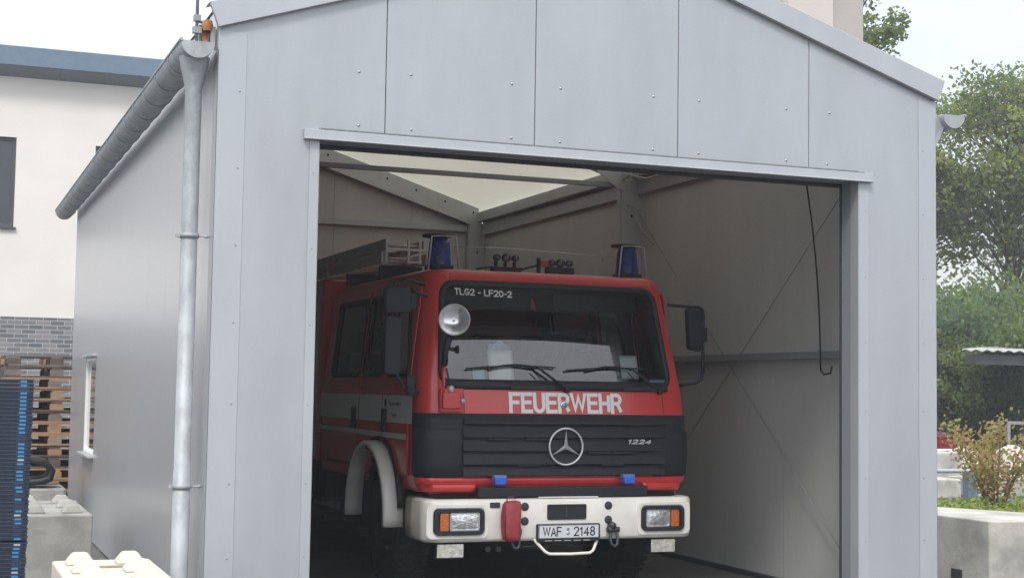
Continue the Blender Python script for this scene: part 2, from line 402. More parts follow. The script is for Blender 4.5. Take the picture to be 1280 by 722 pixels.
# flashings
fl=MB(); fl.box(2.218,6.652,HY0-.028,HY0-.001,3.318,3.388)
fl.box(2.218,6.652,HY0-.05,HY0-.0285,3.318,3.326)
fl.build('lintel_flashing','trim_sheet',hall,bevel=.002,seg=1)
dk=MB(); dk.box(2.33,6.58,HY0-.022,HY0-.0015,3.3885,3.393); dk.build('lintel_seal','dark_seam',hall)
jt=MB(); jt.box(2.262,OX0+.001,HY0-.006,HY0-.001,0,3.317); jt.box(OX1-.001,6.627,HY0-.006,HY0-.001,0,3.317)
jt.box(OX0+.0012,OX0+.004,HY0-.006,HY0+T,0,3.317); jt.box(OX1-.004,OX1-.0012,HY0-.006,HY0+T,0,3.317)
jt.build('jamb_trim','trim_sheet',hall,bevel=.0015,seg=1)
ct=MB(); 
ct.box(HX0-.006,1.83,HY0-.005,HY0-.0008,0,3.99); ct.box(HX0-.006,HX0-.001,HY0-.005,HY0+.14,0,3.86)
ct.box(7.09,HX1+.006,HY0-.005,HY0-.0008,0,4.0); ct.box(HX1+.001,HX1+.006,HY0-.005,HY0+.14,0,3.86)
ct.build('corner_trim','trim_sheet',hall,bevel=.0015,seg=1)
# verge trim
vt=MB()
for sx in (-1,1):
    xe=XC+sx*2.87; xb=XC+sx*2.808
    pts=[(XC,zr(XC)),(xe,zr(xe)),(xb,zr(xe)-.16),(XC,zr(XC)-.155)]
    if sx<0: pts=pts[::-1]
    vt.prism(pts,'y',HY0-.045,HY0-.006)
    # top return of the trim
    pts=[(XC,zr(XC)+.004),(xe,zr(xe)+.004),(xe,zr(xe)-.006),(XC,zr(XC)-.006)]
    if sx<0: pts=pts[::-1]
    vt.prism(pts,'y',HY0-.005,HY0+.12)
vt.build('verge_trim','trim_sheet',hall,bevel=.003,seg=1)
# screws
sc=MB()
for (x,z) in [(2.587,3.802),(2.951,3.815),(3.686,3.82),(4.056,3.82),(4.787,3.826),(5.16,3.828),(5.9,3.83),(6.28,3.83),
              (2.591,3.44),(2.96,3.44),(3.687,3.44),(4.056,3.44),(4.785,3.44),(5.157,3.44),(5.9,3.44),(6.26,3.44)]:
    sc.lathe([(0,-.005),(.004,-.005),(.006,-.002),(.010,-.001),(.010,0)],(x,HY0-.0,z),(0,1,0),n=10)
for x in (1.79,2.29,6.60,7.13):
    for z in (.6,1.07,1.58,2.1,2.6,3.1,3.6):
        if x in (2.29,6.60) and z>3.2: continue
        sc.lathe([(0,-.004),(.0035,-.004),(.0055,-.002),(.0055,0)],(x,HY0-.006,z),(0,1,0),n=8)
sc.build('panel_screws','screw',hall)
# side walls (panelled sheets) with the window hole on the left
def side_wall(x0,x1,name,m_out,outer,hole=None):
    w=MB()
    y=HY0+T+.0005; xo=x0 if outer<0 else x1
    ztop=4.155
    ys=[y]
    k=HY0+1.02
    while k<HY1-.2: ys.append(k); k+=1.02
    ys.append(HY1-.11)
    for a,b in zip(ys[:-1],ys[1:]):
        a+=.0012; b-=.0012
        if hole and a<hole[1] and b>hole[0]:
            h0,h1,z0,z1=hole
            w.box(x0,x1,a,b,0.02,z0-.0005); w.box(x0,x1,a,b,z1+.0005,ztop)
            if a<h0: w.box(x0,x1,a,h0,z0,z1)
            if b>h1: w.box(x0,x1,h1,b,z0,z1)
        else: w.box(x0,x1,a,b,.02,ztop)
    for p in range(len(w.f)): pass
    # inner faces get a lining, darkened on the unseen left wall to cut bounce light
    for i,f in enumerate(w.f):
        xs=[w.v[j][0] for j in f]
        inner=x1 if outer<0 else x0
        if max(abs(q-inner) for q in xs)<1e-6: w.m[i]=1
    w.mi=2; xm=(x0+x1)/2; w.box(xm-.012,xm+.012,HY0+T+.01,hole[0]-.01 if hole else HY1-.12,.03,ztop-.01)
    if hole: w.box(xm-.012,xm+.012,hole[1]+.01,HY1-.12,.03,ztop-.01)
    return w.build(name,[m_out,'inner_sheet' if outer>0 else 'shading_lining','dark_seam'],hall)
WH=(16.55,17.65,.92,1.98)
side_wall(HX0,HX0+T,'left_wall','side_sheet',-1,WH)
side_wall(HX1-T,HX1,'right_wall','side_sheet',1)
bw=MB()
xs=[HX0+T+.001,2.8,3.9,5.0,6.1,HX1-T-.001]
for a,b in zip(xs[:-1],xs[1:]):
    a+=.002;b-=.002
    poly=[(a,.02),(b,.02),(b,zr(b)-.05)]+([(XC,zr(XC)-.05)] if a<XC<b else [])+[(a,zr(a)-.05)]
    bw.prism(poly,'y',HY1-.1,HY1)
bw.build('back_wall','inner_sheet',hall)
# window on the left wall
wn=MB()
y0,y1,z0,z1=WH
for a,b,c,d in ((y0,y0+.04,z0,z1),(y1-.04,y1,z0,z1),(y0+.04,y1-.04,z0,z0+.04),(y0+.04,y1-.04,z1-.04,z1)): wn.box(HX0+.005,HX0+.07,a+.001,b-.001,c+.001,d-.001)
win=wn.build('window','decal_white',hall,bevel=.003)
gl=MB(); gl.box(HX0+.03,HX0+.04,y0+.04,y1-.04,z0+.04,z1-.04); gl.build('pane','window_dark',win)
sl=MB(); sl.box(HX0-.07,HX0+.0,y0-.05,y1+.05,z0-.03,z0-.004); sl.build('sill','trim_sheet',win,bevel=.003)
sl=MB(); sl.box(HX0-.05,HX0-.001,y0-.06,y1+.06,z1+.004,z1+.03); sl.build('drip_cap','trim_sheet',win,bevel=.003)
# roof membrane; unseen left slope made opaque to darken the truck side
for sx in (-1,1):
    rf=MB(); xe=XC+sx*2.805; n=1
    ysr=[HY0+.121,14.5,HY1+.05]
    for a,b in zip(ysr[:-1],ysr[1:]):
        rf.add([(XC,a,zr(XC)-.01),(xe,a,zr(xe)-.01),(xe,b,zr(xe)-.01),(XC,b,zr(XC)-.01)],[(0,1,2,3)])
    rf.build('roof_membrane' if sx>0 else 'roof_shade_sheet','roof_membrane' if sx>0 else 'roof_shade_sheet',hall,solid=.003)
# frames: columns, rafters
def colm(x0,x1,y0,y1,zt):
    c=MB(); 
    # hollow-looking profile with flange grooves
    c.box(x0,x1,y0,y1,.013,zt); 
    c.box(x0-.012,x0-.0005,y0+.02,y1-.02,.013,zt-.02)
    for z in [q*.62+.5 for q in range(6)]:
        if z<zt-.1:
            c.mi=1; c.lathe([(0,-.006),(.016,-.006),(.016,0)],((x0+x1)/2,y0,z),(0,1,0),n=10); c.mi=0
    return c.build('column',['frame_profile','dark_seam'],hall,bevel=.006)
for yy in (9.86,14.45,19.36):
    colm(6.91,7.149,yy,yy+.13,4.0); colm(1.751,1.99,yy,yy+.13,4.0)
    for sx in (-1,1):
        xe=XC+sx*2.60
        r=MB(); pts=[(XC,zr(XC)-.03),(xe,zr(xe)-.03),(xe,zr(xe)-.30),(XC,zr(XC)-.30)]
        if sx<0: pts=pts[::-1]
        r.prism(pts,'y',yy+.004,yy+.126)
        r.mi=1
        for k in range(1,7):
            x=XC+sx*k*.42
            r.lathe([(0,-.004),(.016,-.004),(.016,0)],(x,yy+.004,zr(x)-.12),(0,1,0),n=10)
        r.build('rafter',['frame_profile','dark_seam'],hall,bevel=.005)
# eave beams, lining bands, girts
for side,xa,xb in (('r',7.02,7.149),('l',1.751,1.88)):
    e=MB(); e.box(xa,xb,10.0,14.44,4.02,4.155); e.box(xa,xb,14.59,19.35,4.02,4.155); e.build('eave_beam','frame_profile',hall,bevel=.006)
    xa2=(xa+.075) if side=='r' else xa; xb2=xb if side=='r' else xb-.075
    e=MB(); e.box(xa2,xb2,10.0,14.44,3.84,3.99); e.box(xa2,xb2,14.59,19.35,3.84,3.99); e.build('eave_rail','trim_sheet',hall,bevel=.004)
    xa3=(xa+.05) if side=='r' else xa; xb3=xb if side=='r' else xb-.05
    e=MB(); e.box(xa3,xb3,10.0,14.44,2.0,2.065); e.box(xa3,xb3,14.59,19.35,2.0,2.065); e.build('wall_girt','reveal_sheet',hall,bevel=.003)
e=MB(); e.box(1.80,6.90,19.42,19.499,3.885,3.965); e.build('gable_rail','trim_sheet',hall,bevel=.004)
e=MB(); e.box(7.10,7.149,10.0,19.3,.013,.055); e.box(1.751,1.80,10.0,19.3,.013,.055); e.build('base_channel','dark_rail',hall)
tb=MB(); tb.box(1.99,6.909,14.48,14.53,3.905,3.955); tb.build('tie_bar','reveal_sheet',hall,bevel=.004)
# knee plates and bolts at the middle frame
kp=MB(); kp.prism([(6.86,3.88),(6.52,4.12),(6.52,4.24),(6.86,4.16),(7.02,4.05),(7.02,3.88)],'y',14.436,14.449)
kp.tube([(6.90,14.42,3.98),(7.0,14.2,4.08),(7.08,13.6,4.1)],.012); kp.tube([(6.90,14.42,4.05),(6.98,14.0,3.95),(7.08,13.5,3.98)],.009)
kp.lathe([(0,-.02),(.02,-.02),(.02,0)],(6.98,14.44,3.72),(0,1,0),n=8); kp.lathe([(0,-.02),(.018,-.02),(.018,0)],(7.05,14.44,3.70),(0,1,0),n=8)
kp.tube([(7.03,14.43,3.66),(7.09,14.3,3.42),(7.12,14.1,3.26)],.008)
kp.build('knee_bracket','frame_profile',hall)
for a,b in (((10.0,3.79),(14.45,.26)),((10.1,0.03),(14.45,3.66))):
    c=MB(); dx=.0 if a[1]>1 else .014; c.tube([(7.075+dx,a[0],a[1]),(7.075+dx,b[0],b[1])],.0045,n=6); c.build('brace_cable','reveal_sheet',hall)
hc=MB(); pts=[]
for k in range(12):
    t=k/11; pts.append((7.02+.01*math.sin(t*3),11.02-.27*t-.05*math.sin(t*math.pi),3.70-1.80*t))
hc.tube(pts,.0075,n=8); hc.tube([pts[-1],(7.02,10.70,1.865),(7.02,10.60,1.875),(7.02,10.58,1.93)],.008,n=6); hc.build('hanging_rope','black_rubber',hall)

# gutters
def gutter(xc,inward,y0,y1,zt,r=.108):
    mb=MB(); n=14; rows=[]
    nseg=16
    prof=[]
    for k in range(n+1):
        a=math.pi+math.pi*k/n; prof.append((xc+r*math.cos(a),zt+r*math.sin(a)))
    mb.smooth=True
    mb.grid([[(px,y,pz) for (px,pz) in prof] for y in [y0+(y1-y0)*q/nseg for q in range(nseg+1)]])
    mb.smooth=False
    g=mb.build('gutter','galvanised',hall,solid=.003,solid_off=0)
    e=MB(); e.prism([(p[0]*1.0,p[1]) for p in prof],'y',y0-.004,y0-.001); e.prism(prof,'y',y1+.001,y1+.004)
    # rim line on the cap
    e.build('end_cap','galvanised',g)
    b=MB(); xo=xc-inward*r
    b.tube([(xo,y0-.01,zt+.004),(xo,y1,zt+.004)],.011,n=8)
    b.build('gutter_bead','galvanised',g)
    br=MB(); y=y0+.55
    while y<y1:
        pp=[(xc+(r+.005)*math.cos(math.pi+math.pi*k/n),y,zt+(r+.005)*math.sin(math.pi+math.pi*k/n)) for k in range(n+1)]
        pp.append((xc+inward*(r+.03),y,zt+.06))
        br.tube(pp,.004,n=6); y+=.62
    br.build('gutter_bracket','galvanised',g)
    return g
gutter(1.508,1,9.46,19.75,3.893); gutter(7.398,-1,9.46,19.75,3.90,r=.105)
for xc,inw,yp in ((1.51,1,9.60),(7.40,-1,19.3)):
    d=MB(); prof=[(.085,0),(.088,-.01),(.082,-.06),(.058,-.16),(.056,-.17)]
    zt=3.80
    d.smooth=True
    d.lathe([(.098,zt+.015),(.092,zt-.03),(.060,zt-.17),(.054,zt-.19),(.053,1.15),(.056,1.149),(.056,.02)],(xc,yp,0),(0,0,1),n=24)
    p=d.build('downpipe','galvanised',hall)
    wallx=HX0 if inw>0 else HX1
    for z in (2.652,1.05):
        c=MB(); c.lathe([(.0545,-.014),(.063,-.014),(.063,.014),(.0545,.014)],(xc,yp,z),(0,0,1),n=20); 
        c.tube([(xc+inw*.06,yp,z),(wallx,yp,z)],.006,n=6); c.box(xc-.085,xc-.055,yp-.015,yp+.015,z-.012,z+.012); c.lathe([(0,0),(.012,0),(.012,.02),(0,.02)],(xc+inw*.1,yp,z),(inw,0,0),n=6)
        c.build('pipe_clamp','galvanised',p)
ob=MB(); ob.prism([(7.256,3.90),(7.36,3.86),(7.30,3.72),(7.256,3.64)],'y',9.50,9.53); ob.build('gutter_bracket','galvanised',hall)
# lightning rod with clamp and dry twigs caught behind the gable end
lr=MB(); lr.tube([(1.522,9.62,3.93),(1.522,9.62,5.6)],.011,n=8); lr.box(1.495,1.55,9.60,9.64,3.98,4.02); lr.box(1.50,1.545,9.60,9.64,4.06,4.10)
lr.build('lightning_rod','galvanised',hall)
rb=MB(); rb.box(1.56,1.60,9.63,9.69,3.93,4.02); rb.lathe([(.035,0),(.04,.03),(.03,.07),(0,.075)],(1.59,9.62,4.0),(0,0,1),n=10)
rb.build('clamp_cap','rust',hall)
rb=MB(); rb.box(1.545,1.575,9.66,9.70,3.9,4.05); rb.box(1.61,1.64,9.60,9.72,3.9,4.03); rb.tube([(1.52,9.65,4.07),(1.585,9.65,4.06),(1.62,9.67,4.0)],.012)
rb.build('rod_holder','galvanised',hall)

# ================================================================ FIRE TRUCK
CX=4.85
truck=thing('fire_truck','red fire engine with white bumper and white lettering parked inside the hall','fire engine',(CX,11.3,0))
PR=[(.87,1.185,11.275),(.95,1.195,11.262),(1.0,1.2,11.255),(1.5,1.2,11.25),(1.70,1.195,11.285),(2.50,1.105,11.50),(2.60,1.09,11.525),(2.645,1.08,11.54),(2.672,1.06,11.56),(2.688,1.03,11.60),(2.695,.95,11.70)]
def prof(z):
    if z<=PR[0][0]: return PR[0][1:]
    for a,b in zip(PR[:-1],PR[1:]):
        if z<=b[0]:
            t=(z-a[0])/(b[0]-a[0]); return (a[1]+(b[1]-a[1])*t,a[2]+(b[2]-a[2])*t)
    return PR[-1][1:]
RC=.15; BOW=.028; YB=14.5
def surf(u,z,off=0):
    """point on the cab skin; |u|<1 front, 1..2 corner, 2..3 side"""
    w,f=prof(z); s=1 if u>=0 else -1; a=abs(u); xs=w-RC
    if a<=1: x=a*xs; y=f+BOW*(x/xs)**2; nx,ny=2*BOW*x/xs**2,-1
    elif a<=2:
        th=(a-1)*math.pi/2; x=xs+RC*math.sin(th); y=f+BOW+RC*(1-math.cos(th)); nx,ny=math.sin(th),-math.cos(th)
    else:
        x=w; y=f+BOW+RC+(YB-f-BOW-RC)*(a-2); nx,ny=1,0
    L=math.hypot(nx,ny); nx/=L; ny/=L
    return (CX+s*(x+nx*off),y+ny*off,z)
def fsurf(x,z,off=0):   # front skin at world x
    w,f=prof(z); xs=w-RC; d=abs(x-CX)
    if d<=xs: return (x,f+BOW*(d/xs)**2-off,z)
    th=math.asin(min(1,(d-xs)/RC)); return (x,f+BOW+RC*(1-math.cos(th))-off,z)
def ssurf(y,z,side,off=0):
    w,f=prof(z); return (CX+side*(w+off),y,z)
# outlines: windscreen in (x,z), side windows in (y,z)
def poly_round(pts,r,n=5):
    out=[]; N=len(pts)
    for i in range(N):
        p0,p,p1=[Vector(q) for q in (pts[i-1],pts[i],pts[(i+1)%N])]
        a=(p0-p).normalized(); b=(p1-p).normalized(); rr=min(r,(p0-p).length*.45,(p1-p).length*.45)
        A=p+a*rr; B=p+b*rr
        for k in range(n+1):
            t=k/n; q=A*(1-t)**2+p*2*t*(1-t)+B*t*t; out.append((q.x,q.y))
    return out
def inside(x,y,poly):
    c=False; j=len(poly)-1
    for i in range(len(poly)):
        xi,yi=poly[i]; xj,yj=poly[j]
        if (yi>y)!=(yj>y) and x<(xj-xi)*(y-yi)/(yj-yi)+xi: c=not c
        j=i
    return c
def shrink(poly,d):
    n=len(poly); out=[]
    for i in range(n):
        p0=Vector(poly[i-1]); p1=Vector(poly[(i+1)%n]); p=Vector(poly[i]); t=(p1-p0).normalized(); nrm=Vector((-t.y,t.x)); out.append(tuple(p+nrm*d))
    return out
WS=poly_round([(CX-1.045,1.725),(CX+1.045,1.725),(CX+.975,2.585),(CX-.975,2.585)],.13,8)   # ccw
SW=[poly_round(q,.06,4) for q in ([(11.62,1.80),(12.24,1.80),(12.24,2.50),(11.84,2.50)],[(12.42,1.80),(13.02,1.80),(13.02,2.50),(12.56,2.50)],[(13.12,1.80),(14.14,1.80),(14.14,2.50),(13.12,2.50)])]
def cab_skin(u0,u1,zs,nu,off,holes=True,pred=None):
    us=[]
    mb=MB(); mb.smooth=True; mb.keep=True
    P=[[surf(u,z,off) for u in u1s] for z in zs for u1s in [u0]] if False else None
    grid=[[surf(u,z,off) for u in nu] for z in zs]
    W=len(nu); mb.v=[p for row in grid for p in row]
    for i in range(len(zs)-1):
        for j in range(W-1):
            c=[sum(grid[a][b][k] for a in (i,i+1) for b in (j,j+1))/4 for k in range(3)]
            um=(nu[j]+nu[j+1])/2
            if holes:
                if abs(um)<1.6 and inside(c[0],c[2],WSc): continue
                if abs(um)>2 and any(inside(c[1],c[2],w) for w in SWc): continue
            if pred and not pred(um,c): continue
            mb.f.append((i*W+j,i*W+j+1,(i+1)*W+j+1,(i+1)*W+j)); mb.m.append(0); mb.sm.append(True)
    return mb
WSc=shrink(WS,.012); SWc=[shrink(w,.008) for w in SW]
zs=[.87,.9,.93,.97,1.0,1.1,1.2,1.3,1.4,1.48,1.5]+[1.5+ (2.58-1.5)*k/72 for k in range(1,73)]+[2.60,2.63,2.65,2.665,2.678,2.685,2.692,2.695]
nf=[k/36 for k in range(37)]; nc=[1+k/10 for k in range(1,11)]; ns=[2+k/110 for k in range(1,111)]
pos=nf+nc+ns; nu=[-a for a in reversed(pos[1:])]+pos
# wheel arch cut-out in the cab skin
WCY,WCZ=12.39,.56
def notarch(um,c): return not (abs(um)>2 and (c[1]-WCY)**2+(c[2]-WCZ)**2<.60**2)
cab=cab_skin(0,0,zs,nu,0,True,notarch)
top=[surf(u,2.695) for u in nu]; zt=2.705
o=len(cab.v); W=len(nu)
# roof: strips between mirrored points
half=[i for i in range(W//2+1)]
cab.v+= [p for p in top]
for i in range(W//2):
    cab.f.append((o+i,o+i+1,o+W-2-i,o+W-1-i)); cab.m.append(0); cab.sm.append(False)
# back wall of the cab
cab.v+=[(CX-1.2,YB,.95),(CX+1.2,YB,.95),(CX+1.105,YB,2.5),(CX+.9,YB,2.69),(CX-.9,YB,2.69),(CX-1.105,YB,2.5)]
o2=len(cab.v)-6; cab.f.append(tuple(o2+k for k in range(6))); cab.m.append(0); cab.sm.append(False)
cab.build('cab',['truck_red','cab_interior'],truck,solid=.02,solid_off=-1,mat_off=1)
# doors on both sides, proud skins
for side in (-1,1):
    for (ya,yb) in ((11.60,12.33),(13.08,14.25)):
        mb=MB(); mb.smooth=True; ny=30; nz=40; zz=[.98+(2.56-.98)*k/nz for k in range(nz+1)]; yy=[ya+(yb-ya)*k/ny for k in range(ny+1)]
        G=[[ssurf(y,z,side,.012) for y in yy] for z in zz]; W2=ny+1; mb.v=[p for r_ in G for p in r_]
        for i in range(nz):
            for j in range(ny):
                c=((yy[j]+yy[j+1])/2,(zz[i]+zz[i+1])/2)
                if any(inside(c[0],c[1],w) for w in SWc): continue
                if (c[0]-WCY)**2+(c[1]-WCZ)**2<.62**2: continue
                mb.f.append((i*W2+j,i*W2+j+1,(i+1)*W2+j+1,(i+1)*W2+j)); mb.m.append(0); mb.sm.append(True)
        d=mb.build('door','truck_red',truck,solid=.01,solid_off=0)
        hb=MB(); yh=(12.22 if ya<12 else 13.20); x=CX+side*1.235
        hb.box(min(x-.02,x+.02),max(x-.02,x+.02),yh-.035,yh+.035,1.32,1.52) ; hb.build('handle','black_plastic',d,bevel=.01)
# side windows
for side in (-1,1):
    for w in SW:
        rb=MB(); rb.smooth=True; wi=shrink(w,.035); wo=shrink(w,-.012); n=len(w)
        rb.add([ssurf(p[0],p[1],side,.018) for p in wo]+[ssurf(p[0],p[1],side,.018) for p in wi],[(i,(i+1)%n,n+(i+1)%n,n+i) for i in range(n)])
        rr=rb.build('side_window','black_rubber',truck,solid=.012)
        g=MB(); g.add([ssurf(p[0],p[1],side,.006) for p in w],[tuple(range(n))]); g.build('pane','side_glass',rr)
# windscreen with rubber surround
def lerp_poly(a,b,t): return [(p[0]*(1-t)+q[0]*t,p[1]*(1-t)+q[1]*t) for p,q in zip(a,b)]
wo=shrink(WS,-.012); wi=shrink(WS,.036); rb=MB(); rb.smooth=True; n=len(WS)
def dens(poly,k=8):
    out=[]
    for i in range(len(poly)):
        a=poly[i]; b=poly[(i+1)%len(poly)]; L=math.dist(a,b); m=max(1,int(L/.05))
        for q in range(m): out.append((a[0]+(b[0]-a[0])*q/m,a[1]+(b[1]-a[1])*q/m))
    return out
A=dens(wo); 
# matched dense rings
def dens2(pa,pb):
    oa=[];ob=[]
    for i in range(len(pa)):
        a,b=pa[i],pa[(i+1)%len(pa)]; c,d=pb[i],pb[(i+1)%len(pb)]; m=max(1,int(math.dist(a,b)/.05))
        for q in range(m):
            t=q/m; oa.append((a[0]+(b[0]-a[0])*t,a[1]+(b[1]-a[1])*t)); ob.append((c[0]+(d[0]-c[0])*t,c[1]+(d[1]-c[1])*t))
    return oa,ob
A,B=dens2(wo,wi); n=len(A)
rows=[]
for t,of in ((0,.002),(.12,.016),(.6,.020),(1,.012)):
    rows.append([fsurf(*q,of) for q in lerp_poly(A,B,t)])
for r0,r1 in zip(rows[:-1],rows[1:]): rb.add(r0+r1,[(i,(i+1)%n,n+(i+1)%n,n+i) for i in range(n)])
ws=rb.build('windscreen','black_rubber',truck)
g=MB(); g.smooth=True; g.keep=True; gz=[1.70+(2.59-1.70)*k/40 for k in range(41)]; gx=[CX-1.05+2.10*k/50 for k in range(51)]
pts=[[fsurf(x,z,.004) for x in gx] for z in gz]; WG=51; g.v=[p for r_ in pts for p in r_]
WSg=shrink(WS,.006)
for i in range(40):
    for j in range(50):
        if inside((gx[j]+gx[j+1])/2,(gz[i]+gz[i+1])/2,WSg): g.f.append((i*WG+j,i*WG+j+1,(i+1)*WG+j+1,(i+1)*WG+j)); g.m.append(0); g.sm.append(True)
g.build('pane','windscreen_glass',ws)
lettering2('window_lettering','TLG2 - LF20-2',lambda a,b,e: fsurf(3.985+a,2.470+b-.02*a,.013+e),.50,.056,'decal_white',ws,.0085,.22)
# cowl strip below the glass
cw=MB(); cw.smooth=True; cw.grid([[fsurf(CX-1.0+2.0*k/40,z,o_) for k in range(41)] for z,o_ in ((1.694,.001),(1.695,.012),(1.73,.024),(1.775,.022),(1.776,.006))]); cw.build('cowl_strip','black_plastic',truck)
for xa,xb in ((4.40,4.78),(5.42,5.80)):
    cv=MB(); cv.smooth=False
    G=[[fsurf(xa+(xb-xa)*k/8,z,o_) for k in range(9)] for z,o_ in ((1.700,.004),(1.702,.034),(1.735,.038),(1.742,.02))]; cv.grid(G); cv.build('cowl_vent','black_rubber',truck)
# front lettering and badge
lettering2('front_lettering','FEUERWEHR',lambda a,b,e: fsurf(4.388+a,1.507+b,.005+e),1.022,.170,'decal_white',truck,.031,.27)
bd=MB(); p=fsurf(4.872,1.575,.009); bd.lathe([(0,-.006),(.020,-.006),(.026,-.004),(.030,0)],p,(0,1,0),n=20); b_=bd.build('badge','stripe_blue',truck)
bd=MB(); bd.lathe([(.021,-.007),(.029,-.006),(.032,-.001)],p,(0,1,0),n=20); bd.lathe([(0,-.008),(.011,-.008),(.011,-.005)],p,(0,1,0),n=12); bd.build('badge_ring','chrome',b_)
# panel gap lines left/right of the front flap
for x in (4.005,5.80):
    sm=MB(); sm.grid([[fsurf(x+d,z,.0022) for d in (-.003,.003)] for z in (1.505,1.6,1.66)]); sm.build('flap_gap','dark_seam',truck)
# grille
gr=MB(); gr.smooth=True
gz=[1.0+.5*k/10 for k in range(11)]
gu=[-2.02+4.04*k/80 for k in range(81)]
gr.grid([[surf(u,z,.012 if 1.0<z<1.5 else .001) for u in gu] for z in [1.0]+gz[0:0]+[1.003,1.2,1.35,1.497,1.5]])
grille=gr.build('grille','black_plastic',truck)
SLZ=[1.0,1.09,1.197,1.307,1.415,1.488]
for a,b in zip(SLZ[:-1],SLZ[1:]):
    sl=MB(); xs_=[3.99+ (5.80-3.99)*k/24 for k in range(25)]
    pr=[(b-.012,.014),(a+.016,.048),(a+.006,.050),(a,.014)]
    sl.grid([[fsurf(x,z,o_) for x in xs_] for z,o_ in pr]); sl.build('slat','black_plastic',grille,solid=.004)
# dark inlets between slats
iv=MB()
for (x,z) in ((4.30,1.30),(4.62,1.30),(5.18,1.19),(5.40,1.19),(4.55,1.09),(5.30,1.09)):
    q=fsurf(x,z,.045); iv.box(x-.10,x+.10,q[1]-.003,q[1]+.003,z-.012,z+.004)
iv.build('inlet','black_rubber',grille)
# corner deflectors
for s_ in (-1,1):
    df=MB(); df.smooth=True
    us=[s_*(.80+1.10*k/14) for k in range(15)]
    df.grid([[surf(u,z,o_+(.0 if k else -.02)*1) for k,u in enumerate(us)] for z,o_ in ((.985,.012),(1.0,.03),(1.1,.038),(1.28,.038),(1.36,.03),(1.38,.014))])
    df.build('corner_deflector','black_plastic',truck)
    for z in (1.415,1.46):
        l_=MB(); l_.grid([[surf(s_*(.83+1.19*k/14),z+d,.017) for k in range(15)] for d in (-.003,.003)]); l_.build('corner_rib','dark_seam',grille)
# star emblem
em=MB(); c=Vector(fsurf(4.868,1.238,.062)); ring=[(c.x+.148*math.cos(2*math.pi*k/48),c.y,c.z+.148*math.sin(2*math.pi*k/48)) for k in range(48)]
em.tube(ring,.0085,n=10,closed=True)
for k in range(3):
    a=R(90+120*k); d=Vector((math.cos(a),0,math.sin(a))); q=Vector((-math.sin(a),0,math.cos(a)))
    tip=c+d*.142; a60=R(90+120*k+60); a_60=R(90+120*k-60)
    v1=c+Vector((math.cos(a60),0,math.sin(a60)))*.020; v2=c+Vector((math.cos(a_60),0,math.sin(a_60)))*.020; ce=c+Vector((0,-.022,0))
    em.add([tip,v1,ce,v2],[(0,1,2),(0,2,3)])
em.smooth=False; em.build('star_emblem','star_metal',truck)
lettering2('model_number','1224',lambda a,b,e: (5.43+a,fsurf(5.5,1.265,.060)[1]-e,1.258+b),.215,.040,'aluminium_bright',truck,.009,.28,.45)
# lower red valance and black step
vl=MB(); vl.smooth=True; vl.grid([[surf(-1.9+3.8*k/60,z,o_) for k in range(61)] for z,o_ in ((.985,.012),(.975,.022),(.955,.022),(.93,.014))]); 
vl.build('valance','truck_red',truck)
for xa,xb in ((3.73,4.11),(5.60,5.97)):
    v=MB(); v.smooth=True; v.grid([[fsurf(xa+(xb-xa)*k/12,z,o_) for k in range(13)] for z,o_ in ((.935,.012),(.925,.030),(.885,.030),(.86,.0))]); v.build('valance','truck_red',truck,solid=.004)
st=MB(); st.box(4.10,5.61,11.17,11.245,.83,.915); st.build('step_plate','black_plastic',truck,bevel=.012)
st=MB(); st.box(3.75,5.95,11.34,11.5,.6,.93); st.build('front_crossmember','chassis_dark',truck)
# bumper
bp=MB(); bp.smooth=True
def bout(off):
    w,r,f,yb=1.20,.14,11.15,11.66; P=[]
    pts=[(-w,yb),(-w,(yb+f+r)/2),(-w,f+r)]
    P=[(x,y,-1,0) for x,y in pts]
    for k in range(1,9):
        th=k/8*math.pi/2; P.append((-w+r-r*math.cos(th),f+r-r*math.sin(th),-math.cos(th),-math.sin(th)))
    P+=[(x,f,0,-1) for x in (-.8,-.4,0,.4,.8)]
    for k in range(0,9):
        th=k/8*math.pi/2; P.append((w-r+r*math.sin(th),f+r-r*math.cos(th),math.sin(th),-math.cos(th)))
    P+=[(w,(yb+f+r)/2,1,0),(w,yb,1,0)]
    return [(CX+x+nx*off,y+ny*off) for x,y,nx,ny in P]
rows=[]
for off,z in ((-.13,.818),(-.035,.822),(-.012,.814),(0,.795),(.003,.66),(0,.515),(-.01,.492),(-.03,.482),(-.13,.482)):
    rows.append([(x,y,z) for x,y in bout(off)])
bp.grid(rows)
bumper=bp.build('bumper','truck_white',truck,solid=.006)
bt=MB(); bt.box(4.62,5.15,11.16,11.235,.8225,.834); bt.build('bumper_lip','truck_white',bumper,bevel=.003)
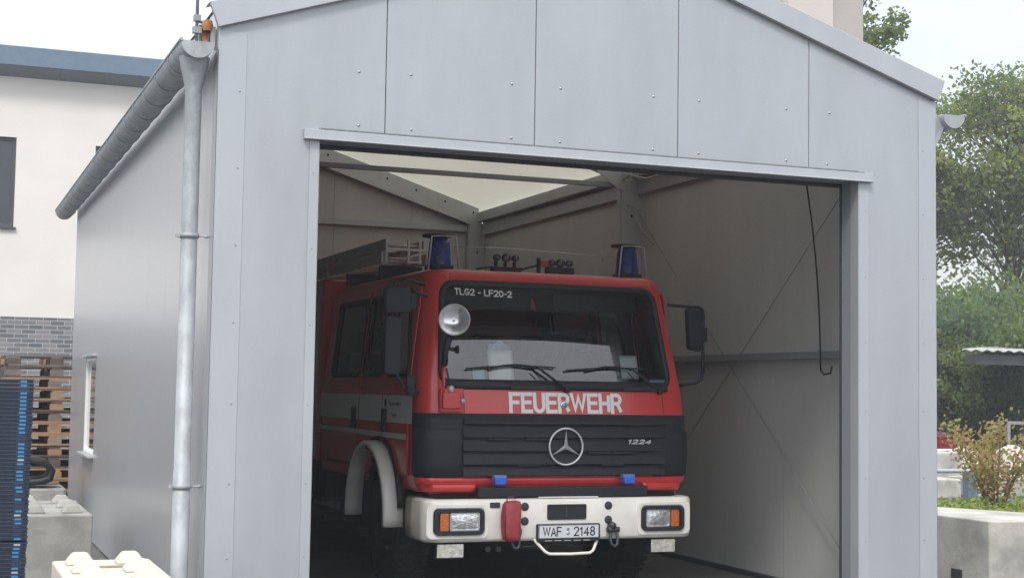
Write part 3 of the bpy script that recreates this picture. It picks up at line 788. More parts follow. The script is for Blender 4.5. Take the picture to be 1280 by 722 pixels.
# headlights: ringed recess, black bezel, lens, indicator
for s_,xa,xb in ((-1,3.722,4.142),(1,5.537,5.93)):
    cx_=(xa+xb)/2; W_=xb-xa; cz=.648; hh=.205
    hb=MB(); hb.smooth=False
    ring_prism(hb,rrect(cx_+s_*.012,cz,W_+.10,hh+.065,.05),rrect(cx_,cz,W_+.01,hh+.01,.04),'y',11.140,11.152)
    hb.build('headlight_surround','truck_white',bumper,bevel=.004)
    hb=MB(); ring_prism(hb,rrect(cx_,cz,W_,hh,.045),rrect(cx_,cz,W_-.062,hh-.062,.02),'y',11.118,11.16); hb.prism(rrect(cx_,cz,W_-.05,hh-.05,.02),'y',11.142,11.149)
    hl=hb.build('headlight','black_plastic',bumper,bevel=.004)
    outer=cx_+s_*(W_/2-.085); inner=cx_-s_*.045
    ln=MB(); lw=W_-.175
    P=[[ (inner-lw/2+lw*i/10, 11.136-.012*(1-((i-5)/5)**2)*(1-((j-4)/4)**2), cz-.066+.132*j/8) for i in range(11)] for j in range(9)]
    ln.smooth=True; ln.grid(P); ln.build('lens','lens_pattern',hl)
    rf_=MB(); ring_prism(rf_,rrect(inner,cz,lw+.008,.146,.02),rrect(inner,cz,lw-.012,.126,.015),'y',11.128,11.141); rf_.build('lens_rim','chrome',hl)
    am=MB(); am.prism(rrect(outer,cz,.072,.142,.012),'y',11.126,11.141); am.build('indicator','amber',hl,bevel=.004)
    fx=3.877 if s_<0 else 5.762
    fg=MB(); fg.prism(rrect(fx,.415,.235,.118,.012),'y',11.19,11.24); fo=fg.build('fog_light','black_plastic',truck,bevel=.006)
    fg=MB(); fg.prism(rrect(fx,.415,.222,.106,.010),'y',11.178,11.1895); fg.build('lens','fog_lens',fo,bevel=.005)
    fg=MB(); fg.box(fx-.02,fx+.02,11.20,11.26,.474,.50); fg.build('bracket','chassis_dark',fo)
# bumper details
def disc(mb,x,z,r,y0=11.146,d=.006): mb.lathe([(0,-d),(r*.85,-d),(r,-d*.4),(r,.004)],(x,y0,z),(0,1,0),n=20)
for x in (4.494,5.236):
    for z in (.758,.642):
        h_=MB(); disc(h_,x,z,.034); h_.build('bumper_hole_disc','dark_rail',bumper)  # raised dark disc stands in for the shade inside an open hole
sl=MB(); ring_prism(sl,rrect(4.862,.712,.345,.122,.012),rrect(4.862,.712,.325,.102,.008),'y',11.138,11.15); sl.prism(rrect(4.862,.712,.326,.103,.008),'y',11.143,11.149); sl.build('bumper_slot','black_rubber',bumper)
sl=MB(); sl.box(4.85,4.862,11.139,11.1425,.67,.755); sl.build('slot_pin','dark_rail',bumper)
sl=MB(); sl.prism(rrect(4.235,.775,.085,.042,.006),'y',11.140,11.149); sl.build('bumper_marker','dark_rail',bumper,bevel=.002)
# licence plate
PX0,PX1,PZ0,PZ1=4.60,5.143,.492,.616
pl=MB(); pl.prism(rrect((PX0+PX1)/2,(PZ0+PZ1)/2-.006,PX1-PX0+.012,PZ1-PZ0+.016,.012),'y',11.118,11.1465); plate=pl.build('licence_plate','black_plastic',truck)
pl=MB(); pl.prism(rrect((PX0+PX1)/2,(PZ0+PZ1)/2+.003,PX1-PX0-.004,.114,.01),'y',11.114,11.1179); pl.build('plate_face','plate_white',plate)
pl=MB(); ring_prism(pl,rrect((PX0+PX1)/2,(PZ0+PZ1)/2+.003,PX1-PX0-.006,.112,.01),rrect((PX0+PX1)/2,(PZ0+PZ1)/2+.003,PX1-PX0-.018,.100,.008),'y',11.1125,11.1138); pl.build('plate_border','black_ink',plate)
for s_,x0,w_ in (('WAF',4.64,.165),('2148',4.912,.192)):
    lettering2('plate_lettering',s_,lambda a,b,e,x0=x0: (x0+a,11.1122-e,.518+b),w_,.078,'black_ink',plate,.0105,.22)
pl=MB(); 
for z,r_,m_ in ((.576,.014,0),(.543,.016,0)): pl.lathe([(0,-.0012),(r_,-.0012),(r_,0)],(4.862,11.1136,z),(0,1,0),n=16)
pl.build('plate_seal','aluminium',plate)
pl=MB(); pl.box(4.85,4.874,11.1115,11.1122,.569,.583); pl.build('seal_mark','stripe_blue',plate)
pl=MB()
for k in range(5): pl.box(4.66+k*.085,4.72+k*.085,11.1165,11.1178,.4815,.4875)
pl.build('holder_print','aluminium',plate)
# towing bow and shackles
tw=MB(); tw.tube([(4.585,11.17,.50),(4.60,11.15,.47),(4.655,11.10,.40),(4.69,11.09,.382),(4.87,11.085,.378),(5.045,11.09,.382),(5.08,11.10,.40),(5.135,11.15,.47),(5.15,11.17,.50)],.0125,n=10); tw.build('towing_bow','truck_white',truck)
tw=MB(); tw.tube([(4.45,11.19,.435),(5.1,11.19,.435)],.006,n=6); tw.build('towing_pin','chassis_dark',truck)
for x in (4.40,5.268):
    sh=MB(); ring=[]
    sh.tube([(x-.030,11.115,.555),(x-.032,11.10,.48),(x-.024,11.09,.445),(x,11.085,.430),(x+.024,11.09,.445),(x+.032,11.10,.48),(x+.030,11.115,.555)],.0125,n=10)
    sh.lathe([(0,-.055),(.024,-.055),(.026,-.02),(.020,.04),(.024,.05),(0,.055)],(x,11.115,.565),(1,0,0),n=12)
    sh.lathe([(0,-.05),(.028,-.05),(.034,0),(0,.001)],(x-.01,11.14,.595),(0,1,0),n=12)
    sh.build('shackle','shackle_steel',truck)
# blue strobe lights under the grille
for x in (4.285,5.43):
    bl=MB(); bl.box(x-.05,x+.05,11.145,11.24,.932,1.0); b_=bl.build('strobe_light','bright_blue_lens',truck,bevel=.012)
    bl=MB(); bl.box(x-.054,x+.054,11.16,11.245,.978,1.010); bl.build('housing','stripe_blue',b_,bevel=.006)
# wipers
for (px,bx) in ((4.90,4.03),(5.77,4.90)):
    wp=MB()
    def Q(x,z,o_): return fsurf(x,z,o_)
    jx=px-.26; jz=1.885
    wp.tube([Q(px,1.70,.03),Q(px-.13,1.79,.05),Q(jx,jz,.055)],[.017,.012,.008],n=8)
    wp.tube([Q(px-.14,1.695,.03),Q(px-.22,1.77,.04),Q(jx-.04,jz-.03,.045)],.005,n=6)
    wp.lathe([(0,-.05),(.022,-.05),(.026,0)],Q(px,1.70,0),(0,1,0),n=12)
    w_=wp.build('wiper','black_rubber',truck)
    wb=MB(); n_=14
    wb.tube([Q(bx+(jx+.17-bx)*k/n_,1.862+.03*math.sin(k/n_*2.4),.034) for k in range(n_+1)],.007,n=6)
    wb.tube([Q(bx+.2+(jx+.0-bx-.2)*k/n_,1.868+.05*math.sin(k/n_*math.pi)*.5+.012*k/n_,.045) for k in range(n_+1)],.009,n=6)
    wb.build('blade','black_rubber',w_)
# searchlight on its red post
sb=MB(); sb.box(3.80,3.955,11.20,11.33,1.535,1.665); post=sb.build('searchlight_box','truck_red',truck,bevel=.012)
sb=MB(); sb.box(3.79,3.985,11.235,11.30,1.51,1.70); sb.build('backing_plate','truck_red',post,bevel=.008)
sb=MB(); sb.tube([(3.815,11.24,1.60),(3.815,11.24,1.92)],.014,n=10); sb.build('post','truck_red',post)
sb=MB(); sb.lathe([(.02,0),(.03,.01),(.03,.05),(0,.06)],(3.875,11.24,1.665),(0,0,1),n=12); sb.lathe([(0,0),(.02,0),(.02,.045),(0,.045)],(3.965,11.23,1.60),(0,-1,0),n=10); sb.build('knob','aluminium',post)
sb=MB(); sb.tube([(3.815,11.235,1.88),(3.82,11.23,1.99),(3.84,11.22,2.08),(3.85,11.22,2.14)],[.024,.026,.03,.02],n=10); sb.tube([(3.80,11.23,2.02),(3.90,11.22,2.01)],.016,n=8); sb.lathe([(0,0),(.03,0),(.034,.02),(0,.03)],(3.905,11.22,2.01),(1,0,0),n=10)
sb.tube([(3.83,11.225,1.86),(3.855,11.22,1.75),(3.87,11.24,1.70)],.008,n=6)
sb.build('joint','black_plastic',post)
axn=Vector((-.28,-1,.02)).normalized(); cc=Vector((3.862,11.14,2.245))
sb=MB(); R0=.126
sb.lathe([(.1185*k/10,-.06*(1-(k/10)**2)) for k in range(11)],cc,axn,n=40); se=sb.build('reflector_bowl','reflector',post)
sb=MB(); sb.lathe([(.118,0),(.121,.006),(R0,.006),(R0+.003,-.004),(R0,-.02),(.09,-.07),(.05,-.10),(0,-.11)],cc,axn,n=36); sb.build('lamp_housing','aluminium',post)
sb=MB(); sb.lathe([(0,-.03),(.010,-.032),(.012,-.04),(.012,-.058)],cc,axn,n=12); sb.build('bulb','chrome',post)
# left stripe work on the cab side (and mirrored)
for side in (-1,1):
    wsb=MB()
    for (ya,yb) in ((11.475,12.325),(12.34,13.07),(13.09,14.50)):
        n_=8; wsb.grid([[ssurf(ya+(yb-ya)*k/n_,z,side,.021) for k in range(n_+1)] for z in (1.405,1.52,1.635)])
    wsb.build('wide_stripe','stripe_white',truck)
    wsb=MB()
    for (ya,yb) in ((11.62,12.325),(12.34,13.07),(13.09,14.50)):
        wsb.grid([[ssurf(ya+(yb-ya)*k/6,z,side,.0215) for k in range(7)] for z in (1.275,1.32)])
    wsb.build('thin_stripe','stripe_white',truck)
lm=lambda x0,z0:(lambda a,b:(ssurf(0,z0,-1,.0235)[0],x0-a,z0+b))
lettering('door_lettering','Feuerwehr',lm(12.13,1.545),.35,.042,'black_ink',truck,weight=.01)
lettering('door_lettering','Telgte',lm(12.08,1.448),.20,.038,'black_ink',truck,weight=.01)
cr=MB(); cr.prism([(12.26,1.60),(12.20,1.60),(12.20,1.55),(12.23,1.525),(12.26,1.55)],'x',ssurf(0,1.55,-1,.0235)[0],ssurf(0,1.55,-1,.0215)[0]); cr.prism([(12.25,1.475),(12.215,1.475),(12.215,1.445),(12.25,1.445)],'x',ssurf(0,1.55,-1,.0235)[0],ssurf(0,1.55,-1,.0215)[0]); cr.build('door_crest','black_ink',truck)
# fenders
for side in (-1,1):
    fd=MB(); fd.smooth=True; xo=CX+side*1.355; xi=CX+side*1.19; n_=24; rows=[]
    for (x,dr_) in ((xi,0.0),(CX+side*1.30,0),(xo-side*.012,-.004),(xo,-.018),(xo,-.05)):
        rows.append([(x,WCY-(.625+dr_)*math.cos(R(-6+192*k/n_)),WCZ+.06+(.625+dr_)*math.sin(R(-6+192*k/n_))) for k in range(n_+1)])
    fd.grid(rows); f_=fd.build('fender','truck_white',truck,solid=.006)
    fm=MB(); fm.box(min(xo,xo-side*.05)-.002,max(xo,xo-side*.05)+.004,WCY-.10,WCY-.03,WCZ+.60,WCZ+.64); 
    fm.build('fender_marker','roof_brown',f_,bevel=.003)
    fs=MB(); fs.smooth=True
    fs.grid([[(x,WCY-(.66)*math.cos(R(8+164*k/n_)),WCZ+.06+(.66)*math.sin(R(8+164*k/n_))) for k in range(n_+1)] for x in (CX+side*1.17,CX+side*1.245)]); fs.build('wheel_arch_seal','black_rubber',f_,solid=.01)
    wl=MB(); wl.smooth=True
    wl.grid([[(x,WCY-.60*math.cos(R(180*k/n_)),WCZ+.60*math.sin(R(180*k/n_))) for k in range(n_+1)] for x in (CX+side*.7,CX+side*1.19)]); wl.box(CX+side*.69-.005,CX+side*.69+.005,WCY-.62,WCY+.62,.4,1.16)
    wl.build('wheel_housing','chassis_dark',truck)
# wheels
def wheel(xc,yc,side,w_=.30,dual=False):
    t=MB(); r=.50
    xo=xc+side*w_/2; 
    P=[(.27,w_/2-.03),(.30,w_/2-.005),(.40,w_/2),(.46,w_/2-.015),(.49,w_/2-.035),(.50,w_/2-.05)]
    pr=[(a,-b) for a,b in P]+[(a,b) for a,b in reversed(P)]
    t.lathe(pr,(xc,yc,r),(side,0,0),n=48)
    # tread lugs
    for k in range(44):
        a=2*math.pi*k/44
        for q in (-1,1):
            c_=Vector((xc+q*.07,yc+math.cos(a+q*.03)*.505,r+math.sin(a+q*.03)*.505)); ta=Vector((0,-math.sin(a),math.cos(a)))*.02; ra=Vector((0,math.cos(a),math.sin(a)))*.008; xx=Vector((.055,0,0))
            vs=[c_+i*xx+j*ta+l*ra for i in (-1,1) for j in (-1,1) for l in (-1,1)]
            t.add(vs,[(0,1,3,2),(4,6,7,5),(0,4,5,1),(2,3,7,6),(1,5,7,3),(0,2,6,4)])
    tt=MB(); 
    wobj=t.build('wheel','tyre_rubber',truck)
    tt.lathe([(.275,w_/2-.03),(.27,w_/2-.05),(.24,w_/2-.09),(.16,w_/2-.10),(.15,w_/2-.04),(.12,w_/2-.0),(.08,w_/2+.02),(0,w_/2+.03)],(xc,yc,r),(side,0,0),n=32)
    rim=tt.build('rim','chassis_dark',wobj)
    nb=MB()
    for k in range(10):
        a=2*math.pi*k/10; nb.lathe([(0,.035),(.014,.035),(.014,0)],(xc+side*(w_/2-.10),yc+.19*math.cos(a),r+.19*math.sin(a)),(side,0,0),n=6,smooth=False)
    nb.build('wheel_nut','aluminium',rim)
for side in (-1,1):
    wheel(CX+side*1.03,WCY,side); wheel(CX+side*1.03,16.5,side)
# chassis
ch=MB(); ch.box(CX-.45,CX-.37,11.5,18.7,.62,.86); ch.box(CX+.37,CX+.45,11.5,18.7,.62,.86); ch.box(CX-.55,CX+.55,11.8,13.2,.55,.94); ch.box(CX-.7,CX+.7,11.35,11.55,.62,.95)
ch.tube([(CX-.95,WCY,.5),(CX+.95,WCY,.5)],.07); ch.tube([(CX-.95,16.5,.5),(CX+.95,16.5,.5)],.09); ch.lathe([(.02,-.2),(.19,-.08),(.19,.08),(.02,.2)],(CX,16.5,.5),(1,0,0),n=18)
ch.box(CX-.36,CX+.36,13.2,15,.6,.75); ch.box(CX-1.05,CX-.5,14.9,15.7,.55,.93); ch.box(CX+.5,CX+1.05,14.9,15.7,.55,.93)
ch.build('chassis','chassis_dark',truck,bevel=.01)
stp=MB(); stp.box(CX-1.19,CX-.95,13.06,13.9,.36,.44); stp.box(CX-1.17,CX-.9,13.1,13.85,.45,.92); stp.box(CX+.95,CX+1.19,13.06,13.9,.36,.44); stp.box(CX+.9,CX+1.17,13.1,13.85,.45,.92); stp.box(CX-1.21,CX-1.0,14.3,15.7,.40,.47)
stp.build('side_step','chassis_dark',truck,bevel=.01)
fr=MB(); fr.tube([(CX-.14,11.26,.43),(CX-.14,11.20,.43)],.03); fr.tube([(4.20,11.22,.42),(4.20,11.19,.42)],.022); fr.tube([(4.29,11.22,.42),(4.29,11.19,.42)],.022); fr.build('horn','black_plastic',truck)
# cab floor, dash, seats
fl_=MB(); fl_.box(CX-1.15,CX+1.15,11.5,14.45,.96,1.02); fl_.box(CX-.7,CX+.7,11.5,12.9,1.02,1.30); fl_.build('cab_floor','cab_interior',truck)
db=MB(); db.box(CX-1.05,CX+1.05,11.42,11.86,1.20,1.72); db.box(4.95,5.75,11.62,11.92,1.721,1.80); db.build('dashboard','cab_interior',truck,bevel=.03)
sw=MB(); c=Vector((5.42,12.05,1.86)); ax=Vector((0,-.75,.65)).normalized(); u_=Vector((1,0,0)); v_=ax.cross(u_)
sw.tube([c+u_*.23*math.cos(2*math.pi*k/32)+v_*.23*math.sin(2*math.pi*k/32) for k in range(32)],.015,closed=True,n=8); sw.tube([c-u_*.22,c+u_*.22],.014); sw.tube([c,c-ax*.35],.03); sw.build('steering_wheel','black_plastic',truck)
for x,y in ((4.25,12.45),(5.42,12.45),(4.05,14.0),(4.65,14.0),(5.25,14.0),(5.75,14.0)):
    s_=MB(); s_.box(x-.23,x+.23,y-.25,y+.2,1.25,1.40); s_.box(x-.23,x+.23,y+.12,y+.24,1.40,2.02); s_.box(x-.13,x+.13,y+.13,y+.21,2.05,2.24); s_.tube([(x,y+.17,2.0),(x,y+.17,2.1)],.02); s_.build('seat','seat_cloth',truck,bevel=.03)
sv=MB()
for x0,x1 in ((3.95,4.75),(4.95,5.75)): sv.box(x0,x1,11.70,11.72,2.38,2.52)
sv.build('sun_visor','cab_interior',truck,bevel=.005)
# mirrors, left of picture
ml=MB(); ml.tube([(3.70,11.42,2.53),(3.56,11.36,2.56),(3.42,11.34,2.53),(3.40,11.34,2.45),(3.42,11.34,1.85),(3.52,11.36,1.70),(3.66,11.40,1.66)],.014,n=8); mo=ml.build('mirror_arm','black_plastic',truck)
for (xa,xb,za,zb) in ((3.335,3.475,1.80,2.265),(3.33,3.55,2.29,2.50)):
    q=MB(); q.prism(rrect((xa+xb)/2,(za+zb)/2,xb-xa,zb-za,.035),'y',11.29,11.365); h_=q.build('mirror_housing','black_plastic',mo,bevel=.018,seg=3)
    q=MB(); q.prism(rrect((xa+xb)/2,(za+zb)/2,xb-xa-.03,zb-za-.03,.03),'y',11.366,11.369); q.build('mirror_glass','chrome',h_)
q=MB(); q.lathe([(0,-.03),(.03,-.03),(.045,0),(.03,.03),(0,.03)],(3.57,11.36,1.68),(0,1,0),n=14); q.prism(rrect(3.575,1.72,.07,.17,.03),'y',11.34,11.38); q.build('kerb_mirror','black_plastic',mo,bevel=.01)
q=MB(); q.prism(rrect(3.565,2.39,.08,.13,.02),'y',11.33,11.39); q.tube([(3.56,11.36,2.50),(3.62,11.37,2.46),(3.72,11.4,2.44)],.014); q.build('mirror_bracket','black_plastic',mo,bevel=.008)
# mirrors, right of picture
ml=MB(); ml.tube([(5.97,11.55,2.455),(6.05,11.52,2.45),(6.24,11.47,2.44),(6.275,11.47,2.42),(6.285,11.47,2.37),(6.285,11.47,1.88),(6.27,11.47,1.81),(6.22,11.47,1.78),(6.04,11.50,1.75)],.0145,n=8); mo=ml.build('mirror_arm','black_plastic',truck)
q=MB(); q.prism(poly_round([(6.135,2.07),(6.255,2.05),(6.26,2.41),(6.115,2.43)],.03),'y',11.43,11.51); h_=q.build('mirror_housing','black_plastic',mo,bevel=.015,seg=3)
q=MB(); q.prism(poly_round([(6.155,2.09),(6.235,2.07),(6.24,2.39),(6.135,2.41)],.03),'y',11.512,11.515); q.build('mirror_glass','chrome',h_)
q=MB(); q.prism(rrect(6.275,2.20,.07,.13,.02),'y',11.43,11.50); q.build('mirror_bracket','black_plastic',mo,bevel=.01)
# beacons with guard frames
for s_,bx in ((-1,3.985),(1,5.755)):
    b_=MB(); b_.box(bx-.10,bx+.10,11.82,12.02,2.70,2.74); bb=b_.build('beacon','black_plastic',truck,bevel=.008)
    b_=MB(); b_.smooth=False
    zz=[(2.741,.105),(2.80,.100),(2.93,.088),(2.965,.078),(2.972,.05)]; n_=28
    b_.lathe([(r_,z) for z,r_ in zz]+[(0,2.973)],(bx,11.92,0),(0,0,1),n=n_); b_.build('dome','blue_lens',bb)
    b_=MB(); b_.lathe([(0,3.005),(.125,3.0),(.135,2.99),(.12,2.978),(0,2.975)],(bx-.02,11.92,0),(0,0,1),n=20); b_.build('dome_cap','black_plastic',bb)
    b_=MB()
    for dx in (-1,1): b_.tube([(bx+dx*.135,11.80,2.69),(bx+dx*.108,11.80,2.975),(bx,11.80,2.985)],.008,n=8)
    b_.build('guard_frame','aluminium',bb)
# roof wire, lamp clusters, bracket
rw=MB(); rw.tube([(4.10,11.9,2.90),(4.5,11.88,2.915),(5.0,11.88,2.90),(5.63,11.9,2.885)],.0045,n=6); rw.tube([(5.50,11.9,2.84),(5.50,11.9,2.94)],.006,n=6); rw.build('antenna_wire','aluminium',truck)
for x in (4.475,4.56,4.645,4.985,5.065,5.15):
    rl=MB(); z=2.825 if x<4.8 else 2.80; r_=.030 if x not in (4.56,5.065) else .038
    rl.lathe([(0,-.05),(r_*.95,-.05),(r_,-.045),(r_,-.01),(r_*.4,.05),(0,.05)],(x,11.85,z),(0,1,0),n=16); rl.tube([(x,11.85,z-r_),(x,11.85,2.69)],.016,n=6)
    o_=rl.build('roof_lamp','black_plastic',truck)
    rl=MB(); rl.lathe([(0,-.054),(r_*.8,-.052),(r_*.85,-.048)],(x,11.85,z),(0,1,0),n=16); rl.build('lens','window_dark',o_)
rl=MB(); rl.box(4.95,5.20,11.82,11.90,2.70,2.765); rl.box(4.44,4.70,11.82,11.90,2.70,2.745); rl.tube([(4.70,11.85,2.73),(4.90,11.85,2.785)],.010); rl.tube([(4.30,11.86,2.72),(4.45,11.86,2.745)],.008); rl.box(4.86,4.885,11.83,11.87,2.70,2.84); rl.build('lamp_bracket','black_plastic',truck)
rl=MB(); rl.box(4.887,4.965,11.83,11.87,2.765,2.815); rl.build('warning_lamp','red_paint',truck,bevel=.006)
ck=MB(); 
for x in (3.93,5.80): ck.lathe([(0,-.008),(.016,-.008),(.02,0)],fsurf(x,2.615,0),(0,1,-.2),n=12)
ck.build('marker_light','amber',truck)
# rear body with roller shutters
bd=MB(); bd.box(CX-1.19,CX+1.19,14.62,18.8,1.22,2.78); bd.box(CX-1.19,CX+1.19,14.62,15.78,.95,1.2195); bd.box(CX-1.19,CX+1.19,17.2,18.8,.95,1.2195); body=bd.build('rear_body','truck_red',truck,bevel=.02)
for side in (-1,1):
    for ya,yb,za in ((14.78,15.75,1.0),(15.85,17.15,1.28),(17.28,18.6,1.0)):
        rs=MB(); x=CX+side*1.192; n_=int((2.68-za)/.04); 
        for k in range(n_):
            z=za+k*.04; rs.prism([(x,z),(x+side*.010,z+.006),(x+side*.010,z+.034),(x,z+.04)],'y',ya,yb)
        rs.build('roller_shutter','aluminium',body)
rg=MB()
for yb in (14.66,15.6): 
    for z in (2.80,2.92): pass
rg.tube([(3.72,14.70,2.79),(3.72,14.70,2.93),(3.72,18.6,2.93),(3.72,18.6,2.79)],.018); rg.tube([(5.98,14.70,2.79),(5.98,14.70,2.93),(5.98,18.6,2.93),(5.98,18.6,2.79)],.018)
rg.build('roof_rail','aluminium',truck)
lc=MB(); lc.box(3.80,4.20,13.05,13.11,2.70,2.815); lc.box(3.80,4.20,14.2,14.26,2.70,2.815); lc.build('ladder_cradle','black_plastic',truck)
# ladder (lies on the roof)
lad=thing('ladder','aluminium ladder in stacked sections lying along the fire engine roof','ladder',(4.0,12.9,2.83))
for x in (3.775,4.205):
    for z0,z1 in ((2.825,2.925),(2.945,3.045)):
        xx=x if z0<2.9 else x+(.03 if x<4 else -.03)
        r_=MB(); r_.box(xx-.016,xx+.016,12.9,17.9,z0,z1); r_.mi=1; r_.box(xx-.0175,xx-.0162,12.92,17.88,z0+.025,z1-.025); r_.build('stile',['aluminium','frame_profile'],lad,bevel=.003)
for z in (2.875,2.995):
    for k in range(16):
        y=13.0+k*.32
        r_=MB(); r_.tube([(3.79,y,z),(4.19,y,z)],.015,n=8); r_.build('rung','aluminium',lad)
lf=MB()
for x in (3.80,4.01,4.12): lf.box(x-.012,x+.012,12.87,12.895,2.825,3.045)
lf.box(3.80,4.20,12.872,12.893,2.94,2.965); lf.box(4.01,4.13,12.872,12.893,2.83,2.85); lf.build('end_frame','aluminium',lad,bevel=.003)
# pouch hanging on the bumper
pc=MB(); pc.smooth=True
rows=[]
for (z,wx,wy,dx) in ((.812,.02,.01,.02),(.806,.062,.028,.01),(.78,.076,.040,.005),(.70,.082,.046,0),(.62,.082,.048,-.002),(.55,.080,.046,0),(.51,.072,.040,.003),(.492,.05,.026,.004),(.487,.01,.01,.004)):
    rows.append([(4.358+dx+wx*(abs(math.cos(a))**.6)*(1 if math.cos(a)>=0 else -1)+.006*math.sin(z*70+a*2),11.088+wy*(abs(math.sin(a))**.7)*(1 if math.sin(a)>=0 else -1)+.004*math.sin(z*55+a*3),z) for a in [2*math.pi*k/20 for k in range(21)]])
pc.grid(rows); po=thing('pouch','faded red cloth pouch hanging on the white bumper beside the headlight','pouch',(4.358,11.088,.487))
pc.build('bag','pouch_cloth',po)
ps=MB(); ps.tube([(4.31,11.08,.80),(4.32,11.09,.835),(4.37,11.12,.842),(4.41,11.15,.825)],.006,n=6); ps.build('strap','pouch_cloth',po)
ps=MB(); ps.tube([(4.287,11.045,.78),(4.283,11.04,.65),(4.29,11.045,.53)],.004,n=6); ps.build('zip','dark_red',po)
# papers on the dashboard
def sheet(name,label,x0,x1,z0,z1,m,bend=.01,y=0,cat='paper'):
    mb=MB(); mb.smooth=True; mb.grid([[ (x0+(x1-x0)*i/6, fsurf(x0+(x1-x0)*i/6,z0+(z1-z0)*j/6,0)[1]+.016+y+bend*0-bend*.3*math.sin(i/6*math.pi), z0+(z1-z0)*j/6) for i in range(7)] for j in range(7)])
    return tag(mb.build(name,m,solid=.0015),label,cat)
sheet('paper_sheet','white curled paper sheet behind the windscreen near the searchlight',4.24,4.455,1.735,2.02,'paper',.03)
mb=MB(); mb.smooth=True
rnd=random.Random(3)
mb.grid([[ (4.27+.19*i/8, fsurf(4.35,2.06)[1]+.06+rnd.uniform(-.02,.02), 2.02+.075*j/4*(1-.4*abs(i-4)/4)+rnd.uniform(-.01,.01)) for i in range(9)] for j in range(5)])
tag(mb.build('cloth','blue_paper',solid=.003),'crumpled pale blue cloth on top of the white paper in the cab','cloth')
sheet('paper_sheet','white notice with rounded corner leaning inside the windscreen on the steering side',5.435,5.60,1.80,2.0,'paper',.004)
sheet('paper_sheet','pale blue paper lying low in the far corner of the windscreen',5.70,5.86,1.735,1.80,'blue_paper',.004)
sheet('paper_sheet','small turquoise paper card left of the curled sheet',4.10,4.20,1.735,1.86,'blue_paper',.004)
sheet('paper_sheet','small folded white paper in the middle of the windscreen base',4.62,4.78,1.735,1.775,'paper',.004)

# ================================================================ LEFT SIDE
wb=thing('office_building','white rendered building with grey brick base and blue grey flat roof edge','building',(0,28.5,0))
WX0,WX1=-16,9
def wall_with_holes(mb,x0,x1,z0,z1,y0,y1,holes):
    xs=sorted({x0,x1}|{h[0] for h in holes}|{h[1] for h in holes})
    for a,b in zip(xs[:-1],xs[1:]):
        hs=sorted([(h[2],h[3]) for h in holes if h[0]<=a and h[1]>=b]); z=z0
        for p,q in hs: mb.box(a,b,y0,y1,z,p); z=q
        mb.box(a,b,y0,y1,z,z1)
HW=[(-.3,1.29,4.52,6.18),(2.70,3.7,5.5,6.13),(-4.2,-2.6,4.52,6.18),(-8.2,-6.6,4.52,6.18)]
m_=MB(); wall_with_holes(m_,WX0,WX1,2.88,7.35,28.5,28.8,HW); m_.box(WX0,WX1,28.81,38,0,7.3); m_.build('rendered_wall','render_white',wb)
m_=MB(); m_.box(WX0,WX1,28.47,28.8,0,2.875); m_.build('brick_base','grey_brick',wb)
m_=MB(); m_.box(WX0-.3,WX1+.3,28.1,38.2,7.44,7.80); m_.build('fascia','fascia_blue',wb,bevel=.01)
m_=MB(); 
x=-16
while x<9: m_.prism([(28.12,7.438),(28.5,7.3),(28.5,7.438)],'x',x,x+1.99); x+=2.0
m_.build('soffit','soffit_grey',wb)
for h_ in HW:
    m_=MB(); a,b,c,d=h_
    for q in ((a,a+.06,c,d),(b-.06,b,c,d),(a+.06,b-.06,c,c+.06),(a+.06,b-.06,d-.06,d)): m_.box(q[0]+.001,q[1]-.001,28.55,28.62,q[2]+.001,q[3]-.001)
    f_=m_.build('window','window_frame',wb)
    m_=MB(); m_.box(a+.06,b-.06,28.58,28.60,c+.06,d-.06); m_.build('pane','window_dark',f_)
    m_=MB(); m_.box(a-.04,b+.04,28.44,28.6,c-.04,c-.002); m_.build('sill','window_frame',f_)
# lightning rods of the building edge
tw_=thing('stair_tower','beige rendered tower block rising behind the hall roof','tower',(18.6,28.4,0))
m_=MB(); m_.box(17.63,19.75,28.5,31,0,15); m_.build('tower_wall','beige_render_shaded',tw_)  # shaded side of the tower, its shade put into a darker render colour
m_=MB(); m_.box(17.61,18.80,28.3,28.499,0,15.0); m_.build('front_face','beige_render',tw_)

# concrete interlocking blocks
def lego(name,label,x0,x1,y0,y1,h,rows,m,group):
    e=thing(name,label,'concrete block',((x0+x1)/2,(y0+y1)/2,0),group)
    b_=MB(); c=.025
    b_.box(x0,x1,y0,y1,0,h); b_.build('body',m,e,bevel=.012)
    for i in range(rows):
        for x in (x0+(x1-x0)*.25,x0+(x1-x0)*.75):
            y=y0+(y1-y0)*(i+.5)/rows; s_=MB(); a=.09; t=.045; hh=.07
            s_.add([(x-a,y-a,h+.001),(x+a,y-a,h+.001),(x+a,y+a,h+.001),(x-a,y+a,h+.001),(x-t,y-t,h+hh),(x+t,y-t,h+hh),(x+t,y+t,h+hh),(x-t,y+t,h+hh)],[(0,3,2,1),(4,5,6,7),(0,1,5,4),(1,2,6,5),(2,3,7,6),(3,0,4,7)])
            s_.build('stud',m,e,bevel=.015)
    s_=MB(); xm=(x0+x1)/2; ym=y1-.42; s_.box(xm-.09,xm+.09,ym-.02,ym+.02,h+.001,h+.010); s_.build('lifting_loop','pallet_wood_tan' if m=='concrete_sunlit_cream' else 'concrete',e)
    return e
lego('concrete_block','grey studded concrete block between blue crate stack and hall side wall',.70,1.30,12.87,14.52,.6,3,'concrete','studded blocks beside the hall')
lego('concrete_block','sunlit cream studded concrete block at the bottom edge near the downpipe',.735,1.325,7.6,9.62,.6,5,'concrete_sunlit_cream','studded blocks beside the hall')
